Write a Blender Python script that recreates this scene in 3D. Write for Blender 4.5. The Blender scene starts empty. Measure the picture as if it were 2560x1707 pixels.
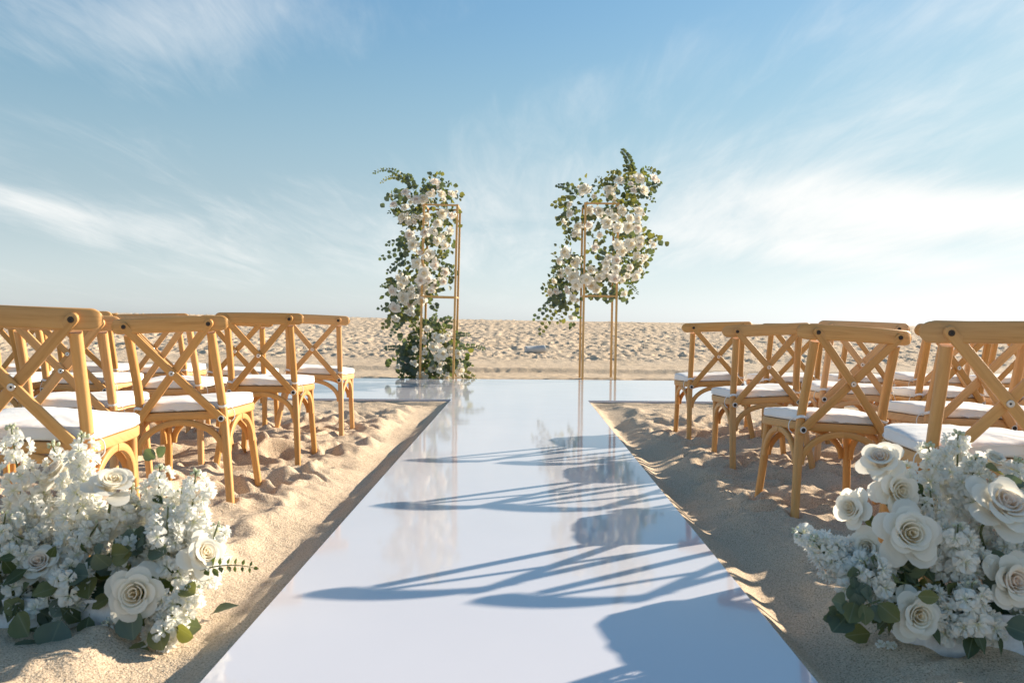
import bpy, math, random
import numpy as np
from mathutils import Vector, Matrix, Quaternion, Euler

random.seed(7)
RNG = np.random.RandomState(11)
SC = bpy.context.scene
COL = SC.collection

# ------------------------------------------------------------------ camera
CAM_H = 0.85
F_PX = 1991.0                       # focal length in pixels of the 2560 px wide photograph (28 mm)
cd = bpy.data.cameras.new('camera')
cam = bpy.data.objects.new('camera', cd)
COL.objects.link(cam)
cd.sensor_width = 36.0
cd.lens = 28.0
cd.clip_end = 6000
cd.dof.use_dof = True
cd.dof.focus_distance = 5.5
cd.dof.aperture_fstop = 7.1
CAM_R = Matrix.Rotation(math.radians(0.697), 3, 'Z') @ Matrix.Rotation(math.radians(90 - 1.578), 3, 'X') @ Matrix.Rotation(math.radians(0.8), 3, 'Z')
cam.matrix_world = Matrix.Translation((0, 0, CAM_H)) @ CAM_R.to_4x4()
SC.camera = cam


def at(px, py, D):
    """point of the place seen at a photograph pixel, D metres ahead"""
    d = CAM_R @ Vector(((px - 1280) / F_PX, -(py - 853.5) / F_PX, -1))
    return Vector((0, 0, CAM_H)) + d * (D / d.y)


# ------------------------------------------------------------------ light
SUN_AZ = math.radians(59)           # to the right of straight ahead
SUN_EL = math.radians(20.8)
w = bpy.data.worlds.new('World')
SC.world = w
w.use_nodes = True
nt = w.node_tree
nt.nodes.clear()
N = nt.nodes.new
L = nt.links.new


def node(tree, kind, **kw):
    n = tree.nodes.new(kind)
    for k, v in kw.items():
        if k.startswith('i_'):
            key = k[2:]
            n.inputs[int(key) if key.isdigit() else key].default_value = v
        else:
            setattr(n, k, v)
    return n


def math_n(tree, op, a, b=None, c=None, clamp=False):
    n = tree.nodes.new('ShaderNodeMath')
    n.operation = op
    n.use_clamp = clamp
    for i, v in enumerate((a, b, c)):
        if v is None:
            continue
        if isinstance(v, (int, float)):
            n.inputs[i].default_value = v
        else:
            tree.links.new(v, n.inputs[i])
    return n.outputs[0]


def build_sky():
    sky = node(nt, 'ShaderNodeTexSky', sky_type='NISHITA', sun_disc=False, sun_elevation=SUN_EL,
               sun_rotation=SUN_AZ, altitude=0, air_density=1.0, dust_density=0.6, ozone_density=1.6)
    tc = N('ShaderNodeTexCoord')
    sep = N('ShaderNodeSeparateXYZ')
    L(tc.outputs['Generated'], sep.inputs[0])
    x, y, z = sep.outputs
    zz = math_n(nt, 'ADD', math_n(nt, 'MAXIMUM', z, 0.0), 0.10)
    px = math_n(nt, 'DIVIDE', x, zz)
    py = math_n(nt, 'DIVIDE', y, zz)
    # fibrous cirrus drawn out along the line of sight
    cmb = N('ShaderNodeCombineXYZ')
    L(math_n(nt, 'MULTIPLY', px, 1.25), cmb.inputs[0])
    L(math_n(nt, 'MULTIPLY', py, 0.40), cmb.inputs[1])
    n1 = node(nt, 'ShaderNodeTexNoise', noise_dimensions='3D', i_Scale=1.3, i_Detail=8.0, i_Roughness=0.58, i_Distortion=0.7)
    L(cmb.outputs[0], n1.inputs['Vector'])
    cmb2 = N('ShaderNodeCombineXYZ')
    L(math_n(nt, 'MULTIPLY_ADD', px, 0.42, 3.7), cmb2.inputs[0])
    L(math_n(nt, 'MULTIPLY_ADD', py, 0.22, 1.3), cmb2.inputs[1])
    n2 = node(nt, 'ShaderNodeTexNoise', noise_dimensions='3D', i_Scale=1.0, i_Detail=4.0, i_Roughness=0.55, i_Distortion=0.3)
    L(cmb2.outputs[0], n2.inputs['Vector'])
    # where the cirrus lies in the sky: bearing (tangent) and height
    yy = math_n(nt, 'MAXIMUM', y, 0.02)
    az = math_n(nt, 'DIVIDE', x, yy)
    el = math_n(nt, 'DIVIDE', z, yy)

    def bank(az0, el0, slope, la, le):
        u = math_n(nt, 'SUBTRACT', az, az0)
        v = math_n(nt, 'SUBTRACT', math_n(nt, 'SUBTRACT', el, el0), math_n(nt, 'MULTIPLY', u, slope))
        e = math_n(nt, 'ADD', math_n(nt, 'POWER', math_n(nt, 'ABSOLUTE', math_n(nt, 'DIVIDE', u, la)), 2.0),
                   math_n(nt, 'POWER', math_n(nt, 'ABSOLUTE', math_n(nt, 'DIVIDE', v, le)), 2.0))
        return math_n(nt, 'EXPONENT', math_n(nt, 'MULTIPLY', e, -1.0))
    m = None
    for (w_, args) in ((0.19, (-0.60, 0.132, -0.24, 0.30, 0.034)), (0.44, (0.50, 0.145, -0.04, 0.28, 0.045)), (0.26, (0.40, 0.085, -0.10, 0.24, 0.024)), (0.13, (0.55, 0.40, 0.22, 0.42, 0.080)),
                       (0.09, (0.25, 0.215, 0.22, 0.40, 0.040)), (0.12, (-0.42, 0.37, 0.10, 0.24, 0.060)), (0.06, (-0.22, 0.12, -0.1, 0.2, 0.03)), (0.12, (0.1, 0.10, 0.1, 0.25, 0.05)), (-0.20, (-0.10, 0.30, 0.32, 0.30, 0.050))):
        g = math_n(nt, 'MULTIPLY', bank(*args), w_)
        m = g if m is None else math_n(nt, 'ADD', m, g)
    cmb3 = N('ShaderNodeCombineXYZ')
    L(math_n(nt, 'MULTIPLY', px, 4.2), cmb3.inputs[0])
    L(math_n(nt, 'MULTIPLY', py, 0.75), cmb3.inputs[1])
    n3 = node(nt, 'ShaderNodeTexNoise', noise_dimensions='3D', i_Scale=1.6, i_Detail=7.0, i_Roughness=0.66, i_Distortion=1.1)
    L(cmb3.outputs[0], n3.inputs['Vector'])
    cov = math_n(nt, 'ADD', math_n(nt, 'MULTIPLY', n1.outputs[0], 0.52), math_n(nt, 'MULTIPLY', n2.outputs[0], 0.35))
    cov = math_n(nt, 'ADD', cov, math_n(nt, 'MULTIPLY', n3.outputs[0], 0.21))
    cov = math_n(nt, 'ADD', cov, m)
    mr = node(nt, 'ShaderNodeMapRange', interpolation_type='SMOOTHSTEP', i_1=0.52, i_2=0.98, i_3=0.0, i_4=0.95)
    L(cov, mr.inputs[0])
    # fade of the cloud into the sea haze low down
    hz = node(nt, 'ShaderNodeMapRange', interpolation_type='SMOOTHSTEP', i_1=0.0, i_2=0.08, i_3=0.25, i_4=1.0)
    L(z, hz.inputs[0])
    cl = math_n(nt, 'MULTIPLY', mr.outputs[0], hz.outputs[0])
    hs = node(nt, 'ShaderNodeHueSaturation', i_Saturation=1.0, i_Value=1.0)
    sat = node(nt, 'ShaderNodeMapRange', interpolation_type='SMOOTHSTEP', i_1=-0.02, i_2=0.42, i_3=0.26, i_4=1.06)
    L(z, sat.inputs[0])
    L(sat.outputs[0], hs.inputs['Saturation'])
    L(sky.outputs[0], hs.inputs['Color'])
    tn = node(nt, 'ShaderNodeMix', data_type='RGBA', blend_type='MULTIPLY', i_0=1.0)
    L(hs.outputs[0], tn.inputs[6])
    tf = node(nt, 'ShaderNodeMapRange', interpolation_type='SMOOTHSTEP', i_1=0.0, i_2=0.30)
    L(z, tf.inputs[0])
    tm = node(nt, 'ShaderNodeMix', data_type='RGBA')
    L(tf.outputs[0], tm.inputs[0])
    tm.inputs[6].default_value = (0.90, 0.995, 1.09, 1)
    tm.inputs[7].default_value = (0.84, 1.035, 1.0, 1)
    L(tm.outputs[2], tn.inputs[7])
    # aerosol veil: the bright side of the sky levels off towards the sun
    bw = N('ShaderNodeRGBToBW')
    L(tn.outputs[2], bw.inputs[0])
    dv = math_n(nt, 'DIVIDE', 1.04, math_n(nt, 'MULTIPLY_ADD', bw.outputs[0], 0.19, 1.0))
    hzb = node(nt, 'ShaderNodeMapRange', interpolation_type='SMOOTHSTEP', i_1=0.0, i_2=0.16, i_3=1.26, i_4=1.0)
    L(z, hzb.inputs[0])
    dv = math_n(nt, 'MULTIPLY', dv, hzb.outputs[0])
    vm = node(nt, 'ShaderNodeVectorMath', operation='SCALE')
    L(tn.outputs[2], vm.inputs[0])
    L(dv, vm.inputs['Scale'])
    mix = node(nt, 'ShaderNodeMix', data_type='RGBA')
    L(cl, mix.inputs[0])
    L(vm.outputs[0], mix.inputs[6])
    mix.inputs[7].default_value = (SKY_CLOUD[0], SKY_CLOUD[1], SKY_CLOUD[2], 1)
    bg = node(nt, 'ShaderNodeBackground', i_Strength=0.10)
    L(mix.outputs[2], bg.inputs[0])
    out = N('ShaderNodeOutputWorld')
    L(bg.outputs[0], out.inputs[0])


SKY_CLOUD = (4.55, 4.55, 4.45)
build_sky()

sl = bpy.data.lights.new('sun', 'SUN')
sl.energy = 4.5
sl.angle = math.radians(0.55)
sl.color = (1.0, 0.865, 0.68)
sun = bpy.data.objects.new('sun', sl)
COL.objects.link(sun)
sd = Vector((math.sin(SUN_AZ) * math.cos(SUN_EL), math.cos(SUN_AZ) * math.cos(SUN_EL), math.sin(SUN_EL)))
sun.rotation_euler = (-sd).to_track_quat('-Z', 'Y').to_euler()
sun.location = sd * 60

SC.view_settings.view_transform = 'Standard'
SC.view_settings.look = 'None'
SC.view_settings.gamma = 1
SC.view_settings.exposure = 1.2
SC.view_settings.use_curve_mapping = False
SC.render.engine = 'CYCLES'
SC.cycles.use_denoising = True
SC.cycles.max_bounces = 8
SC.cycles.transparent_max_bounces = 8


# ------------------------------------------------------------------ materials
def new_mat(name):
    m = bpy.data.materials.new(name)
    m.use_nodes = True
    t = m.node_tree
    b = t.nodes['Principled BSDF']
    return m, t, b


def ramp(t, fac, stops):
    r = t.nodes.new('ShaderNodeValToRGB')
    e = r.color_ramp.elements
    while len(e) < len(stops):
        e.new(0.5)
    for i, (p, c) in enumerate(stops):
        e[i].position = p
        e[i].color = (c[0], c[1], c[2], 1)
    t.links.new(fac, r.inputs[0])
    return r.outputs[0]


def bump(t, b, height, strength, dist):
    n = t.nodes.new('ShaderNodeBump')
    n.inputs['Strength'].default_value = strength
    n.inputs['Distance'].default_value = dist
    t.links.new(height, n.inputs['Height'])
    t.links.new(n.outputs[0], b.inputs['Normal'])
    return n


def noise(t, vec, scale, detail=4, rough=0.55, dist=0.0):
    n = t.nodes.new('ShaderNodeTexNoise')
    n.inputs['Scale'].default_value = scale
    n.inputs['Detail'].default_value = detail
    n.inputs['Roughness'].default_value = rough
    n.inputs['Distortion'].default_value = dist
    if vec is not None:
        t.links.new(vec, n.inputs['Vector'])
    return n.outputs[0]


def mixc(t, fac, a, b, mode='MIX'):
    n = t.nodes.new('ShaderNodeMix')
    n.data_type = 'RGBA'
    n.blend_type = mode
    for i, v in ((0, fac), (6, a), (7, b)):
        if isinstance(v, (int, float)):
            n.inputs[i].default_value = v
        elif isinstance(v, tuple):
            n.inputs[i].default_value = (v[0], v[1], v[2], 1)
        else:
            t.links.new(v, n.inputs[i])
    return n.outputs[2]


def mat_sand():
    m, t, b = new_mat('sand')
    g = t.nodes.new('ShaderNodeNewGeometry').outputs['Position']
    broad = noise(t, g, 0.9, 5, 0.6)
    c = ramp(t, broad, [(0.3, (0.56, 0.44, 0.318)), (0.55, (0.62, 0.495, 0.365)), (0.75, (0.66, 0.535, 0.405))])
    grain = noise(t, g, 210, 2, 0.7)
    c = mixc(t, 1.0, c, ramp(t, grain, [(0.32, (0.36, 0.31, 0.27)), (0.47, (0.95, 0.94, 0.93)), (0.60, (1.06, 1.06, 1.06)), (0.72, (1.35, 1.36, 1.36))]), 'MULTIPLY')
    vo = t.nodes.new('ShaderNodeTexVoronoi')
    vo.inputs['Scale'].default_value = 95
    t.links.new(g, vo.inputs['Vector'])
    c = mixc(t, math_n(t, 'MULTIPLY', math_n(t, 'LESS_THAN', vo.outputs['Distance'], 0.17), 0.35), c, (0.20, 0.14, 0.10))
    t.links.new(c, b.inputs['Base Color'])
    b.inputs['Roughness'].default_value = 0.95
    b.inputs['Specular IOR Level'].default_value = 0.15
    h1 = noise(t, g, 130, 3, 0.7)
    h2 = noise(t, g, 22, 4, 0.6)
    h = math_n(t, 'ADD', math_n(t, 'MULTIPLY', h1, 0.45), math_n(t, 'MULTIPLY', h2, 1.0))
    bump(t, b, h, 0.95, 0.013)
    return m


def mat_wood():
    m, t, b = new_mat('honey_wood')
    tc = t.nodes.new('ShaderNodeTexCoord')
    oi = t.nodes.new('ShaderNodeObjectInfo')
    mp = t.nodes.new('ShaderNodeMapping')
    mp.inputs['Scale'].default_value = (1.6, 26, 1)
    cb = t.nodes.new('ShaderNodeCombineXYZ')
    t.links.new(math_n(t, 'MULTIPLY', oi.outputs['Random'], 30), cb.inputs[0])
    t.links.new(math_n(t, 'MULTIPLY', oi.outputs['Random'], 17), cb.inputs[1])
    t.links.new(cb.outputs[0], mp.inputs['Location'])
    t.links.new(tc.outputs['UV'], mp.inputs['Vector'])
    g1 = noise(t, mp.outputs[0], 3.0, 6, 0.6, 0.5)
    g2 = noise(t, mp.outputs[0], 14.0, 3, 0.6, 0.2)
    c = ramp(t, g1, [(0.28, (0.46, 0.225, 0.062)), (0.46, (0.55, 0.285, 0.088)), (0.66, (0.60, 0.325, 0.108)), (0.8, (0.53, 0.27, 0.08))])
    c = mixc(t, math_n(t, 'MULTIPLY', g2, 0.22), c, (0.40, 0.19, 0.055))
    hs = t.nodes.new('ShaderNodeHueSaturation')
    tone = t.nodes.new('ShaderNodeAttribute')
    tone.attribute_type = 'OBJECT'
    tone.attribute_name = 'tone'
    t.links.new(math_n(t, 'ADD', math_n(t, 'MULTIPLY_ADD', oi.outputs['Random'], 0.20, 0.92), math_n(t, 'MULTIPLY', tone.outputs['Fac'], 0.32)), hs.inputs['Value'])
    t.links.new(math_n(t, 'MULTIPLY_ADD', tone.outputs['Fac'], -0.16, 1.02), hs.inputs['Saturation'])
    t.links.new(c, hs.inputs['Color'])
    t.links.new(hs.outputs[0], b.inputs['Base Color'])
    b.inputs['Roughness'].default_value = 0.42
    b.inputs['Specular IOR Level'].default_value = 0.4
    bump(t, b, g2, 0.12, 0.002)
    return m


def mat_plain(name, col, rough=0.5, metal=0.0, spec=0.5):
    m, t, b = new_mat(name)
    g = t.nodes.new('ShaderNodeNewGeometry').outputs['Position']
    n = noise(t, g, 60, 3)
    c = ramp(t, n, [(0.3, tuple(v * 0.88 for v in col)), (0.7, tuple(min(1, v * 1.08) for v in col))])
    t.links.new(c, b.inputs['Base Color'])
    b.inputs['Roughness'].default_value = rough
    b.inputs['Metallic'].default_value = metal
    b.inputs['Specular IOR Level'].default_value = spec
    return m


def mat_fabric():
    m, t, b = new_mat('white_cotton')
    tc = t.nodes.new('ShaderNodeTexCoord')
    n = noise(t, tc.outputs['Object'], 9, 4, 0.5)
    c = ramp(t, n, [(0.3, (0.78, 0.77, 0.75)), (0.7, (0.84, 0.835, 0.82))])
    t.links.new(c, b.inputs['Base Color'])
    b.inputs['Roughness'].default_value = 0.85
    b.inputs['Specular IOR Level'].default_value = 0.2
    h = math_n(t, 'ADD', math_n(t, 'MULTIPLY', noise(t, tc.outputs['Object'], 24, 3, 0.5, 0.8), 1.0), math_n(t, 'MULTIPLY', noise(t, tc.outputs['Object'], 900, 2), 0.06))
    bump(t, b, h, 0.22, 0.008)
    return m


def mat_runner():
    m, t, b = new_mat('glossy_white_vinyl')
    g = t.nodes.new('ShaderNodeNewGeometry').outputs['Position']
    n = noise(t, g, 1.3, 3)
    c = ramp(t, n, [(0.3, (0.59, 0.585, 0.635)), (0.7, (0.615, 0.61, 0.66))])
    dust = noise(t, g, 55, 6, 0.75)
    c = mixc(t, math_n(t, 'MULTIPLY', math_n(t, 'GREATER_THAN', dust, 0.70), 0.25), c, (0.55, 0.47, 0.38))
    sx = t.nodes.new('ShaderNodeSeparateXYZ')
    t.links.new(g, sx.inputs[0])
    edge = t.nodes.new('ShaderNodeMapRange')
    for i_, v_ in ((1, 0.60), (2, 0.74), (3, 0.74), (4, 0.50)):
        edge.inputs[i_].default_value = v_
    t.links.new(math_n(t, 'ABSOLUTE', math_n(t, 'ADD', sx.outputs[0], 0.01)), edge.inputs[0])
    blown = math_n(t, 'GREATER_THAN', noise(t, g, 140, 5, 0.8), math_n(t, 'ADD', edge.outputs[0], math_n(t, 'MULTIPLY', noise(t, g, 2.2, 3), 0.18)))
    c = mixc(t, math_n(t, 'MULTIPLY', blown, 0.55), c, (0.50, 0.40, 0.29))
    t.links.new(c, b.inputs['Base Color'])
    r = noise(t, g, 5, 4)
    rr = t.nodes.new('ShaderNodeMapRange')
    rr.inputs[3].default_value = 0.03
    rr.inputs[4].default_value = 0.09
    t.links.new(r, rr.inputs[0])
    t.links.new(rr.outputs[0], b.inputs['Roughness'])
    b.inputs['Specular IOR Level'].default_value = 0.58
    h = math_n(t, 'ADD', noise(t, g, 1.6, 2), math_n(t, 'MULTIPLY', noise(t, g, 9, 2), 0.10))
    bump(t, b, h, 0.25, 0.006)
    return m


def mat_petal(name, edge, heart):
    m, t, b = new_mat(name)
    a = t.nodes.new('ShaderNodeAttribute')
    a.attribute_name = 'tint'
    c = ramp(t, a.outputs['Fac'], [(0.0, edge), (0.55, tuple(0.6 * e + 0.4 * h for e, h in zip(edge, heart))), (1.0, heart)])
    tc = t.nodes.new('ShaderNodeTexCoord')
    n = noise(t, tc.outputs['Object'], 6, 3)
    c = mixc(t, math_n(t, 'MULTIPLY', n, 0.10), c, (0.70, 0.68, 0.58))
    t.links.new(c, b.inputs['Base Color'])
    b.inputs['Roughness'].default_value = 0.55
    b.inputs['Specular IOR Level'].default_value = 0.25
    tr = t.nodes.new('ShaderNodeBsdfTranslucent')
    t.links.new(c, tr.inputs[0])
    mx = t.nodes.new('ShaderNodeMixShader')
    mx.inputs[0].default_value = 0.47
    t.links.new(b.outputs[0], mx.inputs[1])
    t.links.new(tr.outputs[0], mx.inputs[2])
    t.links.new(mx.outputs[0], t.nodes['Material Output'].inputs[0])
    return m


def mat_leaf(name, a, bcol, trans):
    m, t, b = new_mat(name)
    oi = t.nodes.new('ShaderNodeObjectInfo')
    at_ = t.nodes.new('ShaderNodeAttribute')
    at_.attribute_name = 'tint'
    fac = math_n(t, 'FRACT', math_n(t, 'ADD', oi.outputs['Random'], at_.outputs['Fac']))
    c = mixc(t, fac, a, bcol)
    tc = t.nodes.new('ShaderNodeTexCoord')
    n = noise(t, tc.outputs['Object'], 2.5, 4)
    c = mixc(t, math_n(t, 'MULTIPLY', n, 0.45), c, tuple(v * 0.6 for v in a))
    uv = t.nodes.new('ShaderNodeSeparateXYZ')
    t.links.new(tc.outputs['UV'], uv.inputs[0])
    rib = math_n(t, 'LESS_THAN', math_n(t, 'ABSOLUTE', math_n(t, 'SUBTRACT', uv.outputs[0], 0.5)), 0.025)
    c = mixc(t, math_n(t, 'MULTIPLY', rib, 0.35), c, (0.30, 0.33, 0.22))
    t.links.new(c, b.inputs['Base Color'])
    b.inputs['Roughness'].default_value = 0.5
    b.inputs['Specular IOR Level'].default_value = 0.35
    tr = t.nodes.new('ShaderNodeBsdfTranslucent')
    tr.inputs[0].default_value = (trans[0], trans[1], trans[2], 1)
    mx = t.nodes.new('ShaderNodeMixShader')
    mx.inputs[0].default_value = 0.28
    t.links.new(b.outputs[0], mx.inputs[1])
    t.links.new(tr.outputs[0], mx.inputs[2])
    t.links.new(mx.outputs[0], t.nodes['Material Output'].inputs[0])
    return m


M_SAND = mat_sand()
M_WOOD = mat_wood()
M_COTTON = mat_fabric()
M_RUN = mat_runner()
M_STEEL = mat_plain('zinc_washer', (0.62, 0.62, 0.63), 0.3, 1.0)
M_BRONZE = mat_plain('dark_bronze', (0.06, 0.045, 0.035), 0.4, 0.6)
M_BLACK = mat_plain('black_socket', (0.012, 0.012, 0.014), 0.5)
M_RING = mat_plain('white_washer', (0.70, 0.69, 0.67), 0.45)
M_GOLD = mat_plain('gold_paint', (0.62, 0.36, 0.13), 0.38, 0.25)
M_BOX = mat_plain('white_box_paint', (0.74, 0.74, 0.76), 0.5)
M_ALU = mat_plain('grey_plastic', (0.50, 0.50, 0.50), 0.45)
M_CAP = mat_plain('pale_cap', (0.62, 0.62, 0.60), 0.6)
M_ROSE = mat_petal('rose_ivory', (0.92, 0.895, 0.82), (0.90, 0.76, 0.50))
M_BLUSH = mat_petal('rose_blush', (0.92, 0.885, 0.82), (0.90, 0.70, 0.55))
M_STOCK = mat_petal('stock_white', (0.93, 0.925, 0.88), (0.72, 0.74, 0.42))
M_BUD = mat_petal('bud_green', (0.55, 0.60, 0.40), (0.80, 0.81, 0.68))
M_LEAF = [mat_leaf('eucalyptus_blue', (0.075, 0.115, 0.095), (0.17, 0.21, 0.17), (0.20, 0.26, 0.06)),
          mat_leaf('eucalyptus_olive', (0.11, 0.13, 0.055), (0.20, 0.22, 0.11), (0.34, 0.34, 0.05)),
          mat_leaf('ruscus_dark', (0.035, 0.055, 0.028), (0.07, 0.10, 0.05), (0.16, 0.22, 0.03))]
M_STEM = mat_plain('green_stem', (0.13, 0.15, 0.06), 0.6)
M_FOAM = mat_plain('wet_foam', (0.03, 0.06, 0.03), 0.9)


# ------------------------------------------------------------------ mesh helpers
def make_mesh(name, verts, faces, mat, smooth=True, sharp=None, uvs=None, tint=None, mats=None, fmat=None):
    me = bpy.data.meshes.new(name)
    me.from_pydata([tuple(v) for v in verts], [], faces)
    for mm in (mats or [mat]):
        me.materials.append(mm)
    n = len(me.polygons)
    if fmat is not None:
        me.polygons.foreach_set('material_index', fmat)
    me.polygons.foreach_set('use_smooth', [smooth] * n)
    if uvs is not None:
        ul = me.uv_layers.new(name='UVMap')
        idx = np.zeros(len(me.loops), dtype=np.int32)
        me.loops.foreach_get('vertex_index', idx)
        ul.data.foreach_set('uv', np.asarray(uvs, dtype=np.float32)[idx].ravel())
    if tint is not None:
        a = me.attributes.new('tint', 'FLOAT', 'POINT')
        a.data.foreach_set('value', np.asarray(tint, dtype=np.float32))
    me.update()
    if smooth and sharp:
        me.set_sharp_from_angle(angle=math.radians(sharp))
    return me


def link(name, me, parent=None, mtx=None):
    o = bpy.data.objects.new(name, me)
    COL.objects.link(o)
    if parent is not None:
        o.parent = parent
    if mtx is not None:
        o.matrix_basis = mtx
    return o


def tag(o, label, cat=None, group=None, kind=None):
    o['label'] = label
    if cat:
        o['category'] = cat
    if group:
        o['group'] = group
    if kind:
        o['kind'] = kind
    return o


def thing(name, loc, label, cat, group=None):
    o = bpy.data.objects.new(name, None)
    o.empty_display_size = 0.1
    COL.objects.link(o)
    o.location = loc
    return tag(o, label, cat, group)


def rrect(wd, ht, r, k=2):
    """rounded rectangle section"""
    pts = []
    for cx, cy, a0 in ((wd / 2 - r, ht / 2 - r, 0), (-wd / 2 + r, ht / 2 - r, 90), (-wd / 2 + r, -ht / 2 + r, 180), (wd / 2 - r, -ht / 2 + r, 270)):
        for i in range(k + 1):
            a = math.radians(a0 + 90 * i / k)
            pts.append((cx + r * math.cos(a), cy + r * math.sin(a)))
    return pts


def circ(r, n):
    return [(r * math.cos(2 * math.pi * i / n), r * math.sin(2 * math.pi * i / n)) for i in range(n)]


def sweep(path, sec, side=None, scales=None):
    """sweep a closed 2D section along a path; side = preferred direction of section x; returns verts, faces, uvs"""
    P = [Vector(p) for p in path]
    n, k = len(P), len(sec)
    V, Fc, U = [], [], []
    ln = 0
    per = [0]
    for i in range(k):
        a, b = sec[i], sec[(i + 1) % k]
        per.append(per[-1] + math.hypot(a[0] - b[0], a[1] - b[1]))
    prev = None
    for i in range(n):
        if i:
            ln += (P[i] - P[i - 1]).length
        tg = (P[min(i + 1, n - 1)] - P[max(i - 1, 0)]).normalized()
        if side is not None:
            s = Vector(side)
        elif prev is not None:
            s = prev
        else:
            s = Vector((1, 0, 0)) if abs(tg.x) < 0.9 else Vector((0, 1, 0))
        s = (s - tg * s.dot(tg)).normalized()
        prev = s
        u = tg.cross(s)
        sc = (1, 1) if scales is None else scales[i]
        for j, (a, b) in enumerate(sec):
            V.append(P[i] + s * (a * sc[0]) + u * (b * sc[1]))
            U.append((ln, per[j]))
    for i in range(n - 1):
        for j in range(k):
            j2 = (j + 1) % k
            Fc.append((i * k + j, i * k + j2, (i + 1) * k + j2, (i + 1) * k + j))
    Fc.append(tuple(reversed(range(k))))
    Fc.append(tuple((n - 1) * k + j for j in range(k)))
    return V, Fc, U


def join(parts):
    V, Fc, U = [], [], []
    for p in parts:
        o = len(V)
        V += list(p[0])
        Fc += [tuple(i + o for i in f) for f in p[1]]
        U += list(p[2]) if len(p) > 2 else [(0, 0)] * len(p[0])
    return V, Fc, U


def box(x0, x1, y0, y1, z0, z1):
    V = [(x, y, z) for z in (z0, z1) for y in (y0, y1) for x in (x0, x1)]
    return V, [(0, 2, 3, 1), (4, 5, 7, 6), (0, 1, 5, 4), (2, 6, 7, 3), (0, 4, 6, 2), (1, 3, 7, 5)], [(v[0] + v[1], v[2]) for v in V]


def catmull(pts, sub, closed=False):
    P = [np.array(p, float) for p in pts]
    n = len(P)
    out = []
    rng = range(n) if closed else range(n - 1)
    for i in rng:
        p0 = P[(i - 1) % n] if closed or i > 0 else P[0]
        p1, p2 = P[i], P[(i + 1) % n]
        p3 = P[(i + 2) % n] if closed or i + 2 < n else P[-1]
        for s in range(sub):
            t = s / sub
            out.append(0.5 * ((2 * p1) + (-p0 + p2) * t + (2 * p0 - 5 * p1 + 4 * p2 - p3) * t * t + (-p0 + 3 * p1 - 3 * p2 + p3) * t ** 3))
    if not closed:
        out.append(P[-1])
    return out


# ------------------------------------------------------------------ sand (height field)
def hash2(ix, iy, s):
    h = (ix.astype(np.int64) * 374761393 + iy.astype(np.int64) * 668265263 + s * 144269504) & 0xffffffff
    h = ((h ^ (h >> 13)) * 1274126177) & 0xffffffff
    h = ((h ^ (h >> 16)) * 2246822519) & 0xffffffff
    return ((h ^ (h >> 15)) & 0xffffff) / float(0xffffff)


def vnoise(x, y, s):
    ix, iy = np.floor(x), np.floor(y)
    fx, fy = x - ix, y - iy
    fx = fx * fx * fx * (fx * (fx * 6 - 15) + 10)
    fy = fy * fy * fy * (fy * (fy * 6 - 15) + 10)
    a, b = hash2(ix, iy, s), hash2(ix + 1, iy, s)
    c, d = hash2(ix, iy + 1, s), hash2(ix + 1, iy + 1, s)
    return (a * (1 - fx) + b * fx) * (1 - fy) + (c * (1 - fx) + d * fx) * fy * 1.0


def fbm(x, y, s, o=4):
    v, a, tot = 0, 1.0, 0
    for i in range(o):
        v = v + a * vnoise(x, y, s + i * 17)
        tot += a
        x, y, a = x * 2.03 + 5.2, y * 2.03 + 1.3, a * 0.5
    return v / tot


def sstep(a, b, x):
    t = np.clip((x - a) / (b - a), 0, 1)
    return t * t * (3 - 2 * t)


def prints(x, y, cell, s, depth, dens=0.85, la=0.145, lb=0.062):
    """trodden sand: overlapping foot pits with soft rims"""
    z = np.zeros_like(x)
    cx, cy = np.floor(x / cell), np.floor(y / cell)
    for dx in (-1, 0, 1):
        for dy in (-1, 0, 1):
            ax, ay = cx + dx, cy + dy
            r1, r2, r3, r4 = (hash2(ax, ay, s + k) for k in range(4))
            px, py = (ax + 0.1 + 0.8 * r1) * cell, (ay + 0.1 + 0.8 * r2) * cell
            an = (r3 - 0.5) * 2.4 + 1.57
            c, sn = np.cos(an), np.sin(an)
            u, v = (x - px) * c + (y - py) * sn, -(x - px) * sn + (y - py) * c
            sz = 0.75 + 0.5 * hash2(ax, ay, s + 9)
            r = np.sqrt((u / (la * sz)) ** 2 + (v / (lb * sz * (1 + 0.25 * np.tanh(u / 0.05)))) ** 2)
            on = (r4 < dens)
            z += on * depth * (0.6 + 0.7 * r3) * (-1.15 * np.exp(-(r / 0.85) ** 3) + 0.40 * np.exp(-((r - 1.5) / 0.5) ** 2))
    return z


STRIP_N = lambda x: 8.42 + 0.075 * x          # near edge of the cross strip
STRIP_F = lambda x: 11.33 + 0.095 * x         # far edge
AX0, AX1 = -0.738, 0.719


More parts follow.
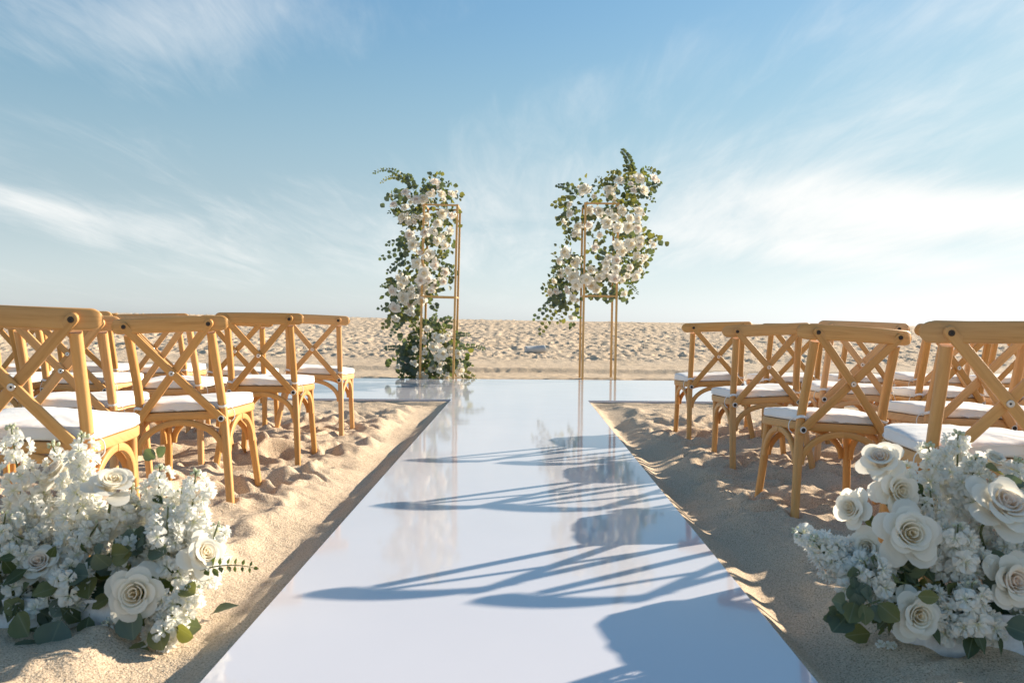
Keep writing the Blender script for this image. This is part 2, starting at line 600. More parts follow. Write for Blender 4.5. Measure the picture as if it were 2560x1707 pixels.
def sand_z(x, y):
    x, y = np.asarray(x, float), np.asarray(y, float)
    wx = x + 0.17 * (fbm(x * 3.6, y * 3.6, 3, 3) - 0.5)
    wy = y + 0.17 * (fbm(x * 3.6, y * 3.6, 41, 3) - 0.5)
    da = np.maximum(AX0 - x, x - AX1)                         # distance from the aisle sides
    dn = STRIP_N(x) - y
    dst = np.maximum(dn, y - STRIP_F(x))
    dst = np.maximum(dst, np.abs(x) - 5.2)
    d = np.where(y < STRIP_N(x), np.minimum(np.maximum(da, 0) + 9 * (da < 0) * 0, dst), dst)
    d = np.where((da < 0) & (y < STRIP_N(x)), np.maximum(da, -dn), d)
    dd = np.clip(d, 0, None)
    wob = fbm(x * 1.3, y * 1.3, 77, 3) - 0.5
    # raked bank beside the runner
    q = dd * (1 + 0.5 * wob)
    wb2 = fbm(x * 4.3, y * 4.3, 177, 3) - 0.5
    bank = -0.018 - (0.053 + 0.05 * wob + 0.03 * wb2) * sstep(0.0, 0.13 + 0.07 * wb2, q) + (0.062 + 0.06 * wob) * sstep(0.12, 0.40, q) + 0.045 * wb2 * sstep(0.02, 0.12, dd) * (1 - 0.5 * sstep(0.3, 0.6, dd)) + (0.008 + 0.06 * wb2) * np.exp(-((q - 0.33) / 0.07) ** 2)
    # trodden field
    amp = sstep(0.20, 0.46, dd + 0.25 * wob)
    rake = sstep(7.0, 7.5, y) * (1 - sstep(15.6, 16.4, y + 0.8 * wob))
    amp = amp * (1 - 0.82 * rake)
    amp = amp * (1 - np.where(x < 0, 0.72, 0.35) * (1 - sstep(2.35, 2.7, y)) * (1 - sstep(1.75, 2.1, np.abs(x))))     # levelled for the flower boxes
    ff = np.where(y > 15.5, 1.6, 1.0)
    ridg = 1 - 2 * np.abs(fbm(wx * 3.1 * ff, wy * 3.1 * ff, 5, 3) - 0.5)
    field = 0.09 * (fbm(wx * 1.1, wy * 1.1, 8, 3) - 0.5) + 0.060 * (ridg - 0.82) + 0.055 * (fbm(wx * 5.5, wy * 5.5, 23, 3) - 0.5)
    field += prints(wx, wy, 0.40, 100, 0.046) + prints(wx + 3.3, wy + 1.7, 0.33, 200, 0.036, 0.7, 0.10, 0.06)
    field += 0.022 * (fbm(x * 14, y * 14, 60, 3) - 0.5)
    far = sstep(16, 20, y)
    field = field * (1 - 0.30 * far)
    fl = prints(wx * 1.35, wy * 0.95, 0.5, 300, 0.050, 0.8, 0.17, 0.11)
    field = field + far * fl
    z = bank + amp * field - 0.012 * sstep(0.3, 0.6, dd)
    z = z + 0.008 * rake * np.sin(wy * 70 + 3 * wob) * sstep(0.1, 0.4, dd) * (0.3 + fbm(x * 0.9, y * 2, 9, 2)) * (y < 8.6)
    # low lip behind the ceremony floor, smooth band, then the berm
    lipy = 13.15 + 0.35 * (fbm(x * 0.45, x * 0 + 2.0, 31, 3) - 0.5) * 2
    z = z + 0.05 * sstep(-0.05, 0.16, y - lipy) + 0.02 * np.exp(-((y - lipy - 0.2) / 0.12) ** 2)
    crest = 0.83 - 0.0058 * np.clip(x, -40, 40) + 0.10 * (fbm(x * 0.12, y * 0.1, 90, 3) - 0.5)
    t = np.clip((y - 15.5) / (36.0 - 15.5), 0, 1)
    rise = (t ** 0.85)
    z = np.where(y > 15.5, z + (crest - 0.085) * rise, z)
    z = z - 2.4 * sstep(37.5, 60, y)
    z = np.where(d <= 0, -0.06 + 0.038 * np.exp(d / 0.02), z)
    # a mound in front of the near planters
    return z


# ------------------------------------------------------------------ where the chairs stand: x, y, z, turn, lean, pitch
SOLVED = {('L', 0, 0): (-1.625, 2.73, .045, 6.0, 1.7, 1.5), ('L', 1, 0): (-1.556, 3.848, .003, 1.5, -2.9, 0), ('L', 2, 0): (-1.556, 4.94, .025, 1.2, -.2, -1.6),
          ('L', 3, 0): (-1.543, 6.034, .022, .8, 1.6, -1.5), ('R', 0, 0): (1.538, 2.735, .036, -6, -1.0, .9), ('R', 1, 0): (1.422, 3.787, -.011, 5, 2.9, -3),
          ('R', 2, 0): (1.478, 4.958, .004, 1.9, -3.2, -1.1), ('R', 3, 0): (1.459, 6.124, .007, 3.0, -2.4, -1.8)}


def chair_spots():
    rs = np.random.RandomState(5)
    out = {}
    for side, counts in (('L', (1, 2, 4, 5)), ('R', (3, 4, 5, 6))):
        for row, cnt in enumerate(counts):
            base = SOLVED[(side, row, 0)]
            for k in range(cnt):
                v = base
                if k:
                    sg = -1 if side == 'L' else 1
                    x0 = -1.57 if side == 'L' else 1.475
                    v = (x0 + sg * (.541 * k) + rs.uniform(-.015, .015), base[1] + rs.uniform(-.04, .04), .012 + rs.uniform(-.014, .016),
                         rs.uniform(-5, 5), rs.uniform(-1.9, 1.9), rs.uniform(-1.6, .9))
                out[(side, row, k)] = v
    return out


SPOTS = chair_spots()


def leg_feet():
    f = []
    for v in SPOTS.values():
        c, sn = math.cos(math.radians(v[3])), math.sin(math.radians(v[3]))
        for (x, y) in ((.235, -.27), (-.235, -.27), (.226, .172), (-.226, .172)):
            f.append((v[0] + x * c - y * sn, v[1] + x * sn + y * c))
    return f


def build_sand():
    ncol = 760
    rows = list(np.linspace(-60, 0.2, 8)) + list(np.linspace(0.5, 1.4, 10))
    yv = 1.5
    while yv < 41:
        rows.append(yv)
        yv += 0.0042 * yv + 0.0012
    rows += [43, 46, 50, 55, 62, 80, 120, 200, 400, 900, 2500]
    ys = np.array(rows)
    s = np.linspace(-1, 1, ncol)
    ext = np.array([1.03, 1.1, 1.25, 1.6, 2.4, 4, 8, 20, 60, 200])
    us = np.concatenate([-ext[::-1], s, ext])
    hw = np.maximum(2.6, 0.76 * ys + 1.25)
    hw = np.minimum(hw, 34)
    X = us[None, :] * hw[:, None]
    Y = np.repeat(ys[:, None], len(us), 1)
    Z = sand_z(X, Y)
    for (lx, ly) in leg_feet():                       # sand pushed up round each chair leg
        r0, r1 = np.searchsorted(ys, (ly - .16, ly + .16))
        if r1 <= r0 or ly > 8:
            continue
        dd = np.hypot(X[r0:r1] - lx, Y[r0:r1] - ly)
        k = hash2(np.array([lx * 97]), np.array([ly * 89]), 5)[0]
        Z[r0:r1] += (0.010 + 0.016 * k) * np.exp(-((dd - .045) / .028) ** 2) - 0.012 * np.exp(-(dd / .03) ** 2)
    nr, nc = X.shape
    V = np.stack([X, Y, Z], -1).reshape(-1, 3).astype(np.float32)
    idx = np.arange(nr * nc).reshape(nr, nc)
    q = np.stack([idx[:-1, :-1], idx[:-1, 1:], idx[1:, 1:], idx[1:, :-1]], -1).reshape(-1, 4)
    me = bpy.data.meshes.new('beach_sand')
    me.vertices.add(len(V))
    me.vertices.foreach_set('co', V.ravel())
    me.loops.add(q.size)
    me.loops.foreach_set('vertex_index', q.ravel().astype(np.int32))
    me.polygons.add(len(q))
    me.polygons.foreach_set('loop_start', np.arange(0, q.size, 4, dtype=np.int32))
    me.polygons.foreach_set('use_smooth', np.ones(len(q), dtype=bool))
    me.materials.append(M_SAND)
    me.update()
    me.validate()
    o = link('beach_sand', me)
    tag(o, 'trodden tan beach sand rising to a low crest behind the chairs', None, None, 'structure')


build_sand()


# ------------------------------------------------------------------ glossy runner
def build_runner():
    XL, XR = -5.0, 5.0
    ol = [(AX0, -2.0), (AX1, -2.0), (AX1, STRIP_N(AX1)), (XR, STRIP_N(XR)), (XR, STRIP_F(XR)), (XL, STRIP_F(XL)), (XL, STRIP_N(XL)), (AX0, STRIP_N(AX0))]
    n = len(ol)
    c = 0.004
    V, Fc = [], []

    def inset(k):
        p, a, b = ol[k], ol[k - 1], ol[(k + 1) % n]
        v1 = Vector((p[0] - a[0], p[1] - a[1])).normalized()
        v2 = Vector((b[0] - p[0], b[1] - p[1])).normalized()
        n1, n2 = Vector((-v1.y, v1.x)), Vector((-v2.y, v2.x))
        m = (n1 + n2)
        m = m / max(m.dot(n1), 0.2)
        return (p[0] + m.x * c, p[1] + m.y * c)
    for k in range(n):
        V.append((ol[k][0], ol[k][1], -0.024))
    for k in range(n):
        V.append((ol[k][0], ol[k][1], -c))
    for k in range(n):
        i = inset(k)
        V.append((i[0], i[1], 0.0))
    for k in range(n):
        k2 = (k + 1) % n
        Fc += [(k, k2, n + k2, n + k), (n + k, n + k2, 2 * n + k2, 2 * n + k)]
    T = 2 * n
    Fc += [(T + 0, T + 1, T + 2, T + 7), (T + 7, T + 2, T + 3, T + 4, T + 5, T + 6)]
    o = link('aisle_runner', make_mesh('aisle_runner', V, Fc, M_RUN, smooth=False))
    tag(o, 'glossy white T-shaped aisle runner laid flat on the sand', 'aisle runner')


build_runner()


# ------------------------------------------------------------------ chairs
def build_chair_parts():
    P = []                                               # (name, mesh, parent index, label)
    legsec = rrect(0.037, 0.035, 0.013, 3)

    def add(name, me, par=None):
        P.append((name, me, par))
        return len(P) - 1
    for s in (1, -1):
        pts = catmull([(s * .243, -.288, -.12), (s * .235, -.27, 0), (s * .212, -.222, .22), (s * .194, -.186, .37), (s * .188, -.196, .48), (s * .186, -.243, .65), (s * .186, -.276, .762)], 4)
        k = len(pts)
        scl = [(0.86 + 0.14 * min(1, i / 8), 0.86 + 0.14 * min(1, i / 8)) for i in range(k)]
        add('rear_leg', make_mesh('rear_leg', *sweep(pts, legsec, (1, 0, 0), scl)[:2], M_WOOD, sharp=50, uvs=sweep(pts, legsec, (1, 0, 0), scl)[2]))
    for s in (1, -1):
        pts = catmull([(s * .232, .182, -.12), (s * .226, .172, 0), (s * .212, .155, .2), (s * .205, .145, .368)], 3)
        v = sweep(pts, legsec, (1, 0, 0), [(0.84 + 0.16 * i / (len(pts) - 1),) * 2 for i in range(len(pts))])
        add('front_leg', make_mesh('front_leg', v[0], v[1], M_WOOD, sharp=50, uvs=v[2]))
    # top rail, bowed, with round ends
    sec = rrect(0.023, 0.068, 0.006, 2)
    hl, r = 0.262, 0.034
    xs = []
    for i in range(9):
        xs.append(-hl + r * (1 - math.cos(i / 8 * math.pi / 2)))
    xs += list(np.linspace(-hl + r, hl - r, 19))[1:-1]
    xs += [-x for x in reversed(xs[:9])]
    pts, scl = [], []
    for x in xs:
        pts.append((x, -0.318 + 0.85 * x * x, 0.802))
        dd = hl - abs(x)
        h = 1.0 if dd >= r else max(0.10, math.sqrt(max(0, r * r - (r - dd) ** 2)) / r)
        scl.append((1.0 if dd > 0.006 else 0.75, h))
    v = sweep(pts, sec, (0, 1, 0), scl)
    add('top_rail', make_mesh('top_rail', v[0], v[1], M_WOOD, sharp=50, uvs=v[2]))
    # the two crossed slats of the back
    for s in (1, -1):
        a, b = Vector((-s * .188, -.3065, .800)), Vector((s * .191, -.2105, .364))
        dr = (b - a).normalized()
        pts, scl = [], []
        tot = (b - a).length
        e = 0.022
        st = [-e, -e + .002, -e + .006, -e + .012, 0]
        sts = st + [tot * i / 10 for i in range(1, 10)] + [tot - t for t in reversed(st)]
        for t in sts:
            f = min(max(t / tot, 0), 1)
            bow = s * 0.0066 * math.sin(math.pi * f) ** 0.8
            pts.append(a + dr * t + Vector((0, -0.006 * math.sin(math.pi * f) - bow, 0)))
            dd = min(t + e, tot + e - t)
            scl.append((1.0 if dd >= 0.018 else max(0.35, math.sqrt(max(0, .018 ** 2 - (.018 - dd) ** 2)) / .018), 1.0))
        side = dr.cross(Vector((0, -1, 0)))
        v = sweep(pts, rrect(0.037, 0.0125, 0.003, 2), side, scl)
        add('cross_slat', make_mesh('cross_slat', v[0], v[1], M_WOOD, sharp=50, uvs=v[2]))
    # seat board
    ctl = [(0, -.212), (.12, -.212), (.185, -.206), (.212, -.16), (.222, -.05), (.233, .08), (.232, .14), (.210, .195), (.14, .225), (0, .235)]
    half = catmull(ctl, 4)
    out = half + [np.array((-p[0], p[1])) for p in reversed(half[1:-1])]
    out = np.array(out)[::-1]
    out = out[::-1] if np.sum(out[:, 0] * np.roll(out[:, 1], -1) - np.roll(out[:, 0], -1) * out[:, 1]) < 0 else out
    n = len(out)
    V, Fc = [], []
    prof = [(0.985, .362), (1.0, .366), (1.0, .394), (0.985, .399)]
    for (sc, z) in prof:
        for p in out:
            V.append((p[0] * sc, p[1] * sc, z))
    for i in range(len(prof) - 1):
        for j in range(n):
            Fc.append((i * n + j, i * n + (j + 1) % n, (i + 1) * n + (j + 1) % n, (i + 1) * n + j))
    Fc += [tuple(reversed(range(n))), tuple((len(prof) - 1) * n + j for j in range(n))]
    add('seat', make_mesh('seat', V, Fc, M_WOOD, sharp=40, uvs=[(v[0] * .8, v[1] * .6 + v[2]) for v in V]))
    # cushions: three creased variants
    cush = []
    for var in range(3):
        V, Fc = [], []
        rings = [(0.93, .401), (0.972, .403), (0.985, .408), (0.992, .412), (0.985, .416), (0.985, .431), (0.975, .437), (0.985, .440), (0.965, .4445), (0.85, .449), (0.65, .453), (0.4, .455), (0.18, .456)]
        rs = np.random.RandomState(40 + var)
        ph = rs.rand(6) * 6.28
        for i, (sc, z) in enumerate(rings):
            for j, p in enumerate(out):
                a = math.atan2(p[1], p[0])
                wr = 0.0
                if 3 <= i <= 10:
                    wr = 0.0026 * math.sin(7 * a + ph[0] + i * .5) * math.sin(3 * a + ph[1]) + 0.0014 * math.sin(17 * a + ph[2] + i)
                    wr *= 1.6 if p[1] < -.1 else 1.0
                edge = 0.003 * math.sin(9 * a + ph[3]) if 2 <= i <= 8 else 0
                rad = sc + edge / 0.22
                V.append((p[0] * rad, p[1] * rad * 0.985 + .004, z + wr + 0.006 * math.sin(2 * a + ph[4]) * (i > 2)))
        for i in range(len(rings) - 1):
            for j in range(n):
                Fc.append((i * n + j, i * n + (j + 1) % n, (i + 1) * n + (j + 1) % n, (i + 1) * n + j))
        Fc += [tuple(reversed(range(n))), tuple((len(rings) - 1) * n + j for j in range(n))]
        cush.append(make_mesh('cushion', V, Fc, M_COTTON))
    ci = add('cushion', cush)
    # ties looped round the rear posts
    for s in (1, -1):
        ring = [(s * .190 + .0235 * math.cos(a), -.190 + .0235 * math.sin(a), .421 + .004 * math.sin(a * 2 + s)) for a in np.linspace(0, 2 * math.pi, 15)]
        tail = [(s * .19, -.165, .42), (s * .17, -.14, .425), (s * .14, -.12, .43)]
        loop = catmull([(s * .208, -.175, .42), (s * .232, -.165, .40), (s * .238, -.17, .365), (s * .225, -.18, .345)], 4)
        v = join([sweep(ring, rrect(.003, .013, .001, 1), None), sweep(tail, rrect(.003, .012, .001, 1), (0, 0, 1)), sweep(loop, circ(.0022, 5), None)])
        add('tie', make_mesh('tie', v[0], v[1], M_COTTON), ci)

    # bent-wood braces
    def brace(c, e, side, dip=.142):
        c, e = Vector(c), Vector(e)
        pts = []
        for i in range(10):
            t = i / 9 * math.pi / 2
            p = c.lerp(e, math.sin(t))
            p.z = c.z - dip * (1 - math.cos(t))
            pts.append(p)
        v = sweep(pts, rrect(.020, .029, .005, 2), side)
        return make_mesh('bow_brace', v[0], v[1], M_WOOD, sharp=50, uvs=v[2])
    zt = .352
    for s in (1, -1):
        add('bow_brace', brace((0, -.207, zt), (s * .196, -.214, 0), (0, 1, 0)))
        add('bow_brace', brace((0, .185, zt), (s * .190, .168, 0), (0, 1, 0)))
        add('bow_brace', brace((s * .214, -.02, zt), (s * .214, -.197, 0), (1, 0, 0)))
        add('bow_brace', brace((s * .216, -.02, zt), (s * .218, .137, 0), (1, 0, 0)))

    def disc(rings, mats, zone):
        """lathe about local y pointing backwards"""
        V, Fc, fm = [], [], []
        k = 14
        for (rr, y) in rings:
            for j in range(k):
                a = 2 * math.pi * j / k
                V.append((rr * math.cos(a), y, rr * math.sin(a)))
        for i in range(len(rings) - 1):
            for j in range(k):
                Fc.append((i * k + j, i * k + (j + 1) % k, (i + 1) * k + (j + 1) % k, (i + 1) * k + j))
                fm.append(zone[i])
        Fc.append(tuple((len(rings) - 1) * k + j for j in range(k)))
        fm.append(zone[-1])
        return make_mesh('bolt', V, Fc, None, smooth=True, sharp=40, mats=mats, fmat=fm)
    bt = disc([(.0100, .002), (.0100, -.002), (.0088, -.0032), (.0046, -.0032), (.004, -.0012)], [M_BRONZE, M_BLACK], [0, 0, 0, 1, 1])
    bc = disc([(.0125, .002), (.0125, -.001), (.0115, -.0022), (.0078, -.0026), (.0072, -.0012), (.004, -.001), (.0036, .000)], [M_STEEL, M_BLACK], [0, 0, 0, 0, 0, 1, 1])
    bl = disc([(.0150, .002), (.0150, -.001), (.0140, -.0020), (.0100, -.0022), (.0096, -.0030), (.0045, -.0034), (.004, -.0015)], [M_RING, M_BLACK], [0, 0, 0, 1, 1, 1, 1])
    sc_ = disc([(.0042, .001), (.0042, -.001)], [M_BLACK], [0, 0])
    for s in (1, -1):
        P.append(('bolt', bt, None, (s * .188, -.3140, .800), 0))
        P.append(('bolt', bl, None, (s * .191, -.2180, .364), 0))
        P.append(('screw', sc_, None, (s * .2265, .130, .222), s * 90))
    P.append(('bolt', bc, None, (0, -.2800, .582), 0))
    return P


CHAIR = build_chair_parts()


def place_chair(loc, yaw, tilt, pitch, label, group, var):
    t = thing('cross_back_chair', loc, label, 'chair', group)
    t.rotation_euler = (Matrix.Rotation(math.radians(yaw), 3, 'Z') @ Matrix.Rotation(math.radians(tilt), 3, 'Y') @ Matrix.Rotation(math.radians(pitch), 3, 'X')).to_euler()
    objs = []
    tone = random.random()
    for p in CHAIR:
        me = p[1][var % 3] if isinstance(p[1], list) else p[1]
        mtx = None
        if len(p) > 3:
            mtx = Matrix.Translation(p[3]) @ Matrix.Rotation(math.radians(p[4]), 4, 'Z')
        ob = link(p[0], me, t if p[2] is None else objs[p[2]], mtx)
        ob['tone'] = tone
        objs.append(ob)
    return t


ROWN = ['nearest row', 'second row', 'third row', 'farthest row']
SEATN = ['aisle seat', 'second seat from the aisle', 'third seat from the aisle', 'fourth seat from the aisle', 'fifth seat from the aisle', 'sixth seat from the aisle']
for (side, row, k), v in SPOTS.items():
    blk = 'left of the aisle' if side == 'L' else 'right of the aisle'
    lab = 'wooden cross-back chair %s, %s, %s' % (blk, ROWN[row], SEATN[k])
    place_chair(v[:3], v[3], v[4], v[5], lab, 'cross-back chairs %s' % blk, row + k)


# ------------------------------------------------------------------ flower meshes
def petal(r0, r1, h0, h1, span, curl, ang, tilt=0.0, nu=5, nv=5, rs=None, point=0.25, tint0=0.0, tint1=1.0):
    """one petal of a rose about +z: from radius r0/height h0 at the base to r1/h1 at the lip"""
    V, T = [], []
    jit = rs.uniform(-1, 1, 4) if rs is not None else (0, 0, 0, 0)
    for j in range(nv + 1):
        v = j / nv
        wv = math.sin(math.pi * (0.10 + 0.55 * v)) ** 0.7
        for i in range(nu + 1):
            u = -1 + 2 * i / nu
            a = ang + u * span * wv + 0.12 * jit[0] * v
            edge = abs(u) ** 2.5
            vv = v * (1 - point * edge * v)
            rr = r0 + (r1 - r0) * (vv ** 1.15) + 0.05 * math.sin(vv * math.pi) * (r1 - r0 > .05)
            z = h0 + (h1 - h0) * (math.sin(vv * math.pi / 2) ** 0.8)
            lip = max(0.0, vv - 0.72) / 0.28
            rr += curl * lip ** 2 * (0.6 + 0.5 * edge)
            z -= curl * 0.75 * lip ** 2 * (0.4 + 0.9 * edge) + 0.03 * jit[1] * v * u
            rr += 0.03 * jit[2] * math.sin(3 * u + jit[3] * 3) * v
            V.append((rr * math.cos(a), rr * math.sin(a), z))
            T.append(tint0 * v + tint1 * (1 - v))
    Fc = []
    for j in range(nv):
        for i in range(nu):
            a = j * (nu + 1) + i
            Fc.append((a, a + 1, a + nu + 2, a + nu + 1))
    return V, Fc, T


def merge(parts):
    V, Fc, T = [], [], []
    for p in parts:
        o = len(V)
        V += p[0]
        Fc += [tuple(i + o for i in f) for f in p[1]]
        T += p[2]
    return V, Fc, T


def rose_heart(seed, lod):
    rs = np.random.RandomState(seed)
    parts = []
    nu, nv = (7, 6) if lod else (4, 3)
    ang = 0
    cnt = 11 if lod else 6
    for k in range(cnt):
        f = k / (cnt - 1)
        ang += 2.2 + rs.uniform(-.25, .25)
        parts.append(petal(0.07 + .16 * f, 0.045 + 0.38 * f, -0.05, 0.66 - 0.06 * f, 1.30 - 0.30 * f, 0.035 + 0.07 * f, ang, nu=nu, nv=nv, rs=rs, point=0.10, tint0=0.55 - 0.5 * f, tint1=1.0 - 0.25 * f))
    # calyx
    V, Fc = [], []
    return merge(parts)


def rose_outer(seed, ring, lod, op):
    rs = np.random.RandomState(seed)
    nu, nv = (7, 6) if lod else (4, 3)
    if ring == 0:
        return petal(0.16, 0.56, -0.12, 0.58, 0.86, 0.13, 0, nu=nu, nv=nv, rs=rs, point=0.22, tint0=0.0, tint1=0.6)
    if ring == 1:
        return petal(0.12, 0.76, -0.18, 0.40 * op + .02, 0.80, 0.17, 0, nu=nu, nv=nv, rs=rs, point=0.30, tint0=0.0, tint1=0.4)
    return petal(0.08, 0.98, -0.20, 0.10 - .1 * (1 - op), 0.74, 0.18, 0, nu=nu, nv=nv, rs=rs, point=0.34, tint0=0.0, tint1=0.3)


ROSE_HEART = [make_mesh('rose', *rose_heart(s, True)[:2], M_ROSE, tint=rose_heart(s, True)[2]) for s in (1, 2, 3)]
ROSE_HEART_B = [make_mesh('rose', *rose_heart(s, True)[:2], M_BLUSH, tint=rose_heart(s, True)[2]) for s in (4, 5)]
PETALS = [[make_mesh('petal', *rose_outer(s * 10 + r, r, True, 1)[:2], M_ROSE, tint=rose_outer(s * 10 + r, r, True, 1)[2]) for s in range(3)] for r in range(3)]


def small_rose(seed, mat):
    rs = np.random.RandomState(seed)
    op = rs.uniform(0.5, 1.2)
    parts = [rose_heart(seed, False)]
    for ring, cnt in ((0, 4), (1, 5), (2, 5)):
        off = rs.uniform(0, 6)
        for k in range(cnt):
            p = rose_outer(seed * 31 + ring * 7 + k, ring, False, op)
            a = off + 2 * math.pi * k / cnt + rs.uniform(-.2, .2)
            c, s = math.cos(a), math.sin(a)
            parts.append(([(v[0] * c - v[1] * s, v[0] * s + v[1] * c, v[2]) for v in p[0]], p[1], p[2]))
    V, Fc, T = merge(parts)
    return make_mesh('rose', V, Fc, mat, tint=T)


SMALL_ROSES = [small_rose(60 + i, M_BLUSH if i % 4 == 3 else M_ROSE) for i in range(8)]


def floret(seed):
    """double stock blossom: ruffled petals round a greenish eye"""
    rs = np.random.RandomState(seed)
    parts = []
    for ring, cnt, r, h in ((0, 6, 1.0, 0.05), (1, 5, 0.78, 0.34), (2, 4, 0.45, 0.48)):
        off = rs.uniform(0, 6)
        for k in range(cnt):
            a0 = off + 2 * math.pi * k / cnt + rs.uniform(-.25, .25)
            V, T = [], []
            nu, nv = 4, 3
            ph = rs.uniform(0, 6, 3)
            rk = r * rs.uniform(.85, 1.12)
            for j in range(nv + 1):
                v = j / nv
                for i in range(nu + 1):
                    u = -1 + 2 * i / nu
                    wv = (0.16 + 0.84 * v) * 0.52 * (1.15 - 0.35 * v * abs(u))
                    rr = rk * (v * (1 - 0.16 * u * u * v))
                    a = a0 + u * wv * 1.15
                    z = h * v + 0.16 * v * math.sin(3.1 * u + ph[0]) + 0.10 * v * v * math.sin(6 * u + ph[1]) + 0.10 * (ring == 0) * (-v * v)
                    V.append((rr * math.cos(a), rr * math.sin(a), z))
                    T.append(max(0, 1 - v * 2.2))
            Fc = [(j * 5 + i, j * 5 + i + 1, j * 5 + i + 6, j * 5 + i + 5) for j in range(nv) for i in range(nu)]
            parts.append((V, Fc, T))
    V, Fc, T = merge(parts)
    return make_mesh('floret', V, Fc, M_STOCK, tint=T)


FLORETS = [floret(s) for s in range(5)]


def bud_mesh():
    V, Fc, T = [], [], []
    k = 6
    rings = [(0, 0), (.30, .12), (.42, .45), (.34, .8), (.12, 1.05)]
    for (r, z) in rings:
        for j in range(k):
            a = 2 * math.pi * j / k
            V.append((r * math.cos(a), r * math.sin(a), z))
            T.append(z)
    for i in range(len(rings) - 1):
        for j in range(k):
            Fc.append((i * k + j, i * k + (j + 1) % k, (i + 1) * k + (j + 1) % k, (i + 1) * k + j))
    Fc.append(tuple((len(rings) - 1) * k + j for j in range(k)))
    return make_mesh('bud', V, Fc, M_BUD, tint=T)


BUD = bud_mesh()


def leaf_geo(aspect, cup, fold, seed, nu=4, nv=5, tipp=1.0):
    """leaf from the origin along +y, face +z, unit length"""
    rs = np.random.RandomState(seed)
    V, U = [], []
    bend = rs.uniform(-.1, .25)
    tw = rs.uniform(-.2, .2)
    for j in range(nv + 1):
        v = j / nv
        wv = max(0.02, math.sin(math.pi * min(1, v * 0.985 + 0.008)) ** 0.62) if tipp < 1.2 else max(0.02, math.sin(math.pi * v ** 0.8) ** 1.1)
        for i in range(nu + 1):
            u = -1 + 2 * i / nu
            x = 0.5 * aspect * wv * u
            z = fold * abs(x) * 1.0 + cup * (x * x) * 1.2 - bend * v * v + tw * x * v + 0.05 * v
            V.append((x, 0.10 + 0.9 * v, z))
            U.append((0.5 + 0.5 * u * wv, v))
    Fc = [(j * (nu + 1) + i, j * (nu + 1) + i + 1, (j + 1) * (nu + 1) + i + 1, (j + 1) * (nu + 1) + i) for j in range(nv) for i in range(nu)]
    # petiole
    o = len(V)
    for y in (0.0, 0.14):
        V += [(-.012, y, .0), (.012, y, .0), (0, y, -.02)]
        U += [(.5, 0)] * 3
    Fc += [(o, o + 1, o + 4, o + 3), (o + 1, o + 2, o + 5, o + 4), (o + 2, o, o + 3, o + 5)]
    return V, Fc, U


LEAVES = []
for mi in range(3):
    row = []
    for k in range(3):
        asp = (0.95, 0.80, 0.55)[mi] * (1 + 0.12 * (k - 1))
        g = leaf_geo(asp, 0.25, 0.12 + .1 * k, mi * 9 + k, tipp=1.0 if mi < 2 else 1.5)
        row.append(make_mesh('leaf', g[0], g[1], M_LEAF[mi], uvs=g[2], tint=[0.0] * len(g[0])))
    LEAVES.append(row)


def aim(dirv, roll=0.0):
    q = Vector(dirv).normalized().to_track_quat('Z', 'Y')
    return (q @ Quaternion((0, 0, 1), roll)).to_matrix().to_4x4()


def aim_y(dirv, face, roll=0.0):
    """+y along dirv, +z as near to face as possible"""
    y = Vector(dirv).normalized()
    z = Vector(face)
    z = (z - y * z.dot(y))
    if z.length < 1e-3:
        z = y.orthogonal()
    z.normalize()
    x = y.cross(z)
    m = Matrix((x, y, z)).transposed().to_4x4()
    return m @ Matrix.Rotation(roll, 4, 'Y')


def stem_mesh(paths, r0, r1, k=5):
    parts = []
    for pts in paths:
        n = len(pts)
        parts.append(sweep(pts, circ(1.0, k), None, [(r0 + (r1 - r0) * i / (n - 1),) * 2 for i in range(n)]))
    v = join(parts)
    return make_mesh('stem', v[0], v[1], M_STEM)


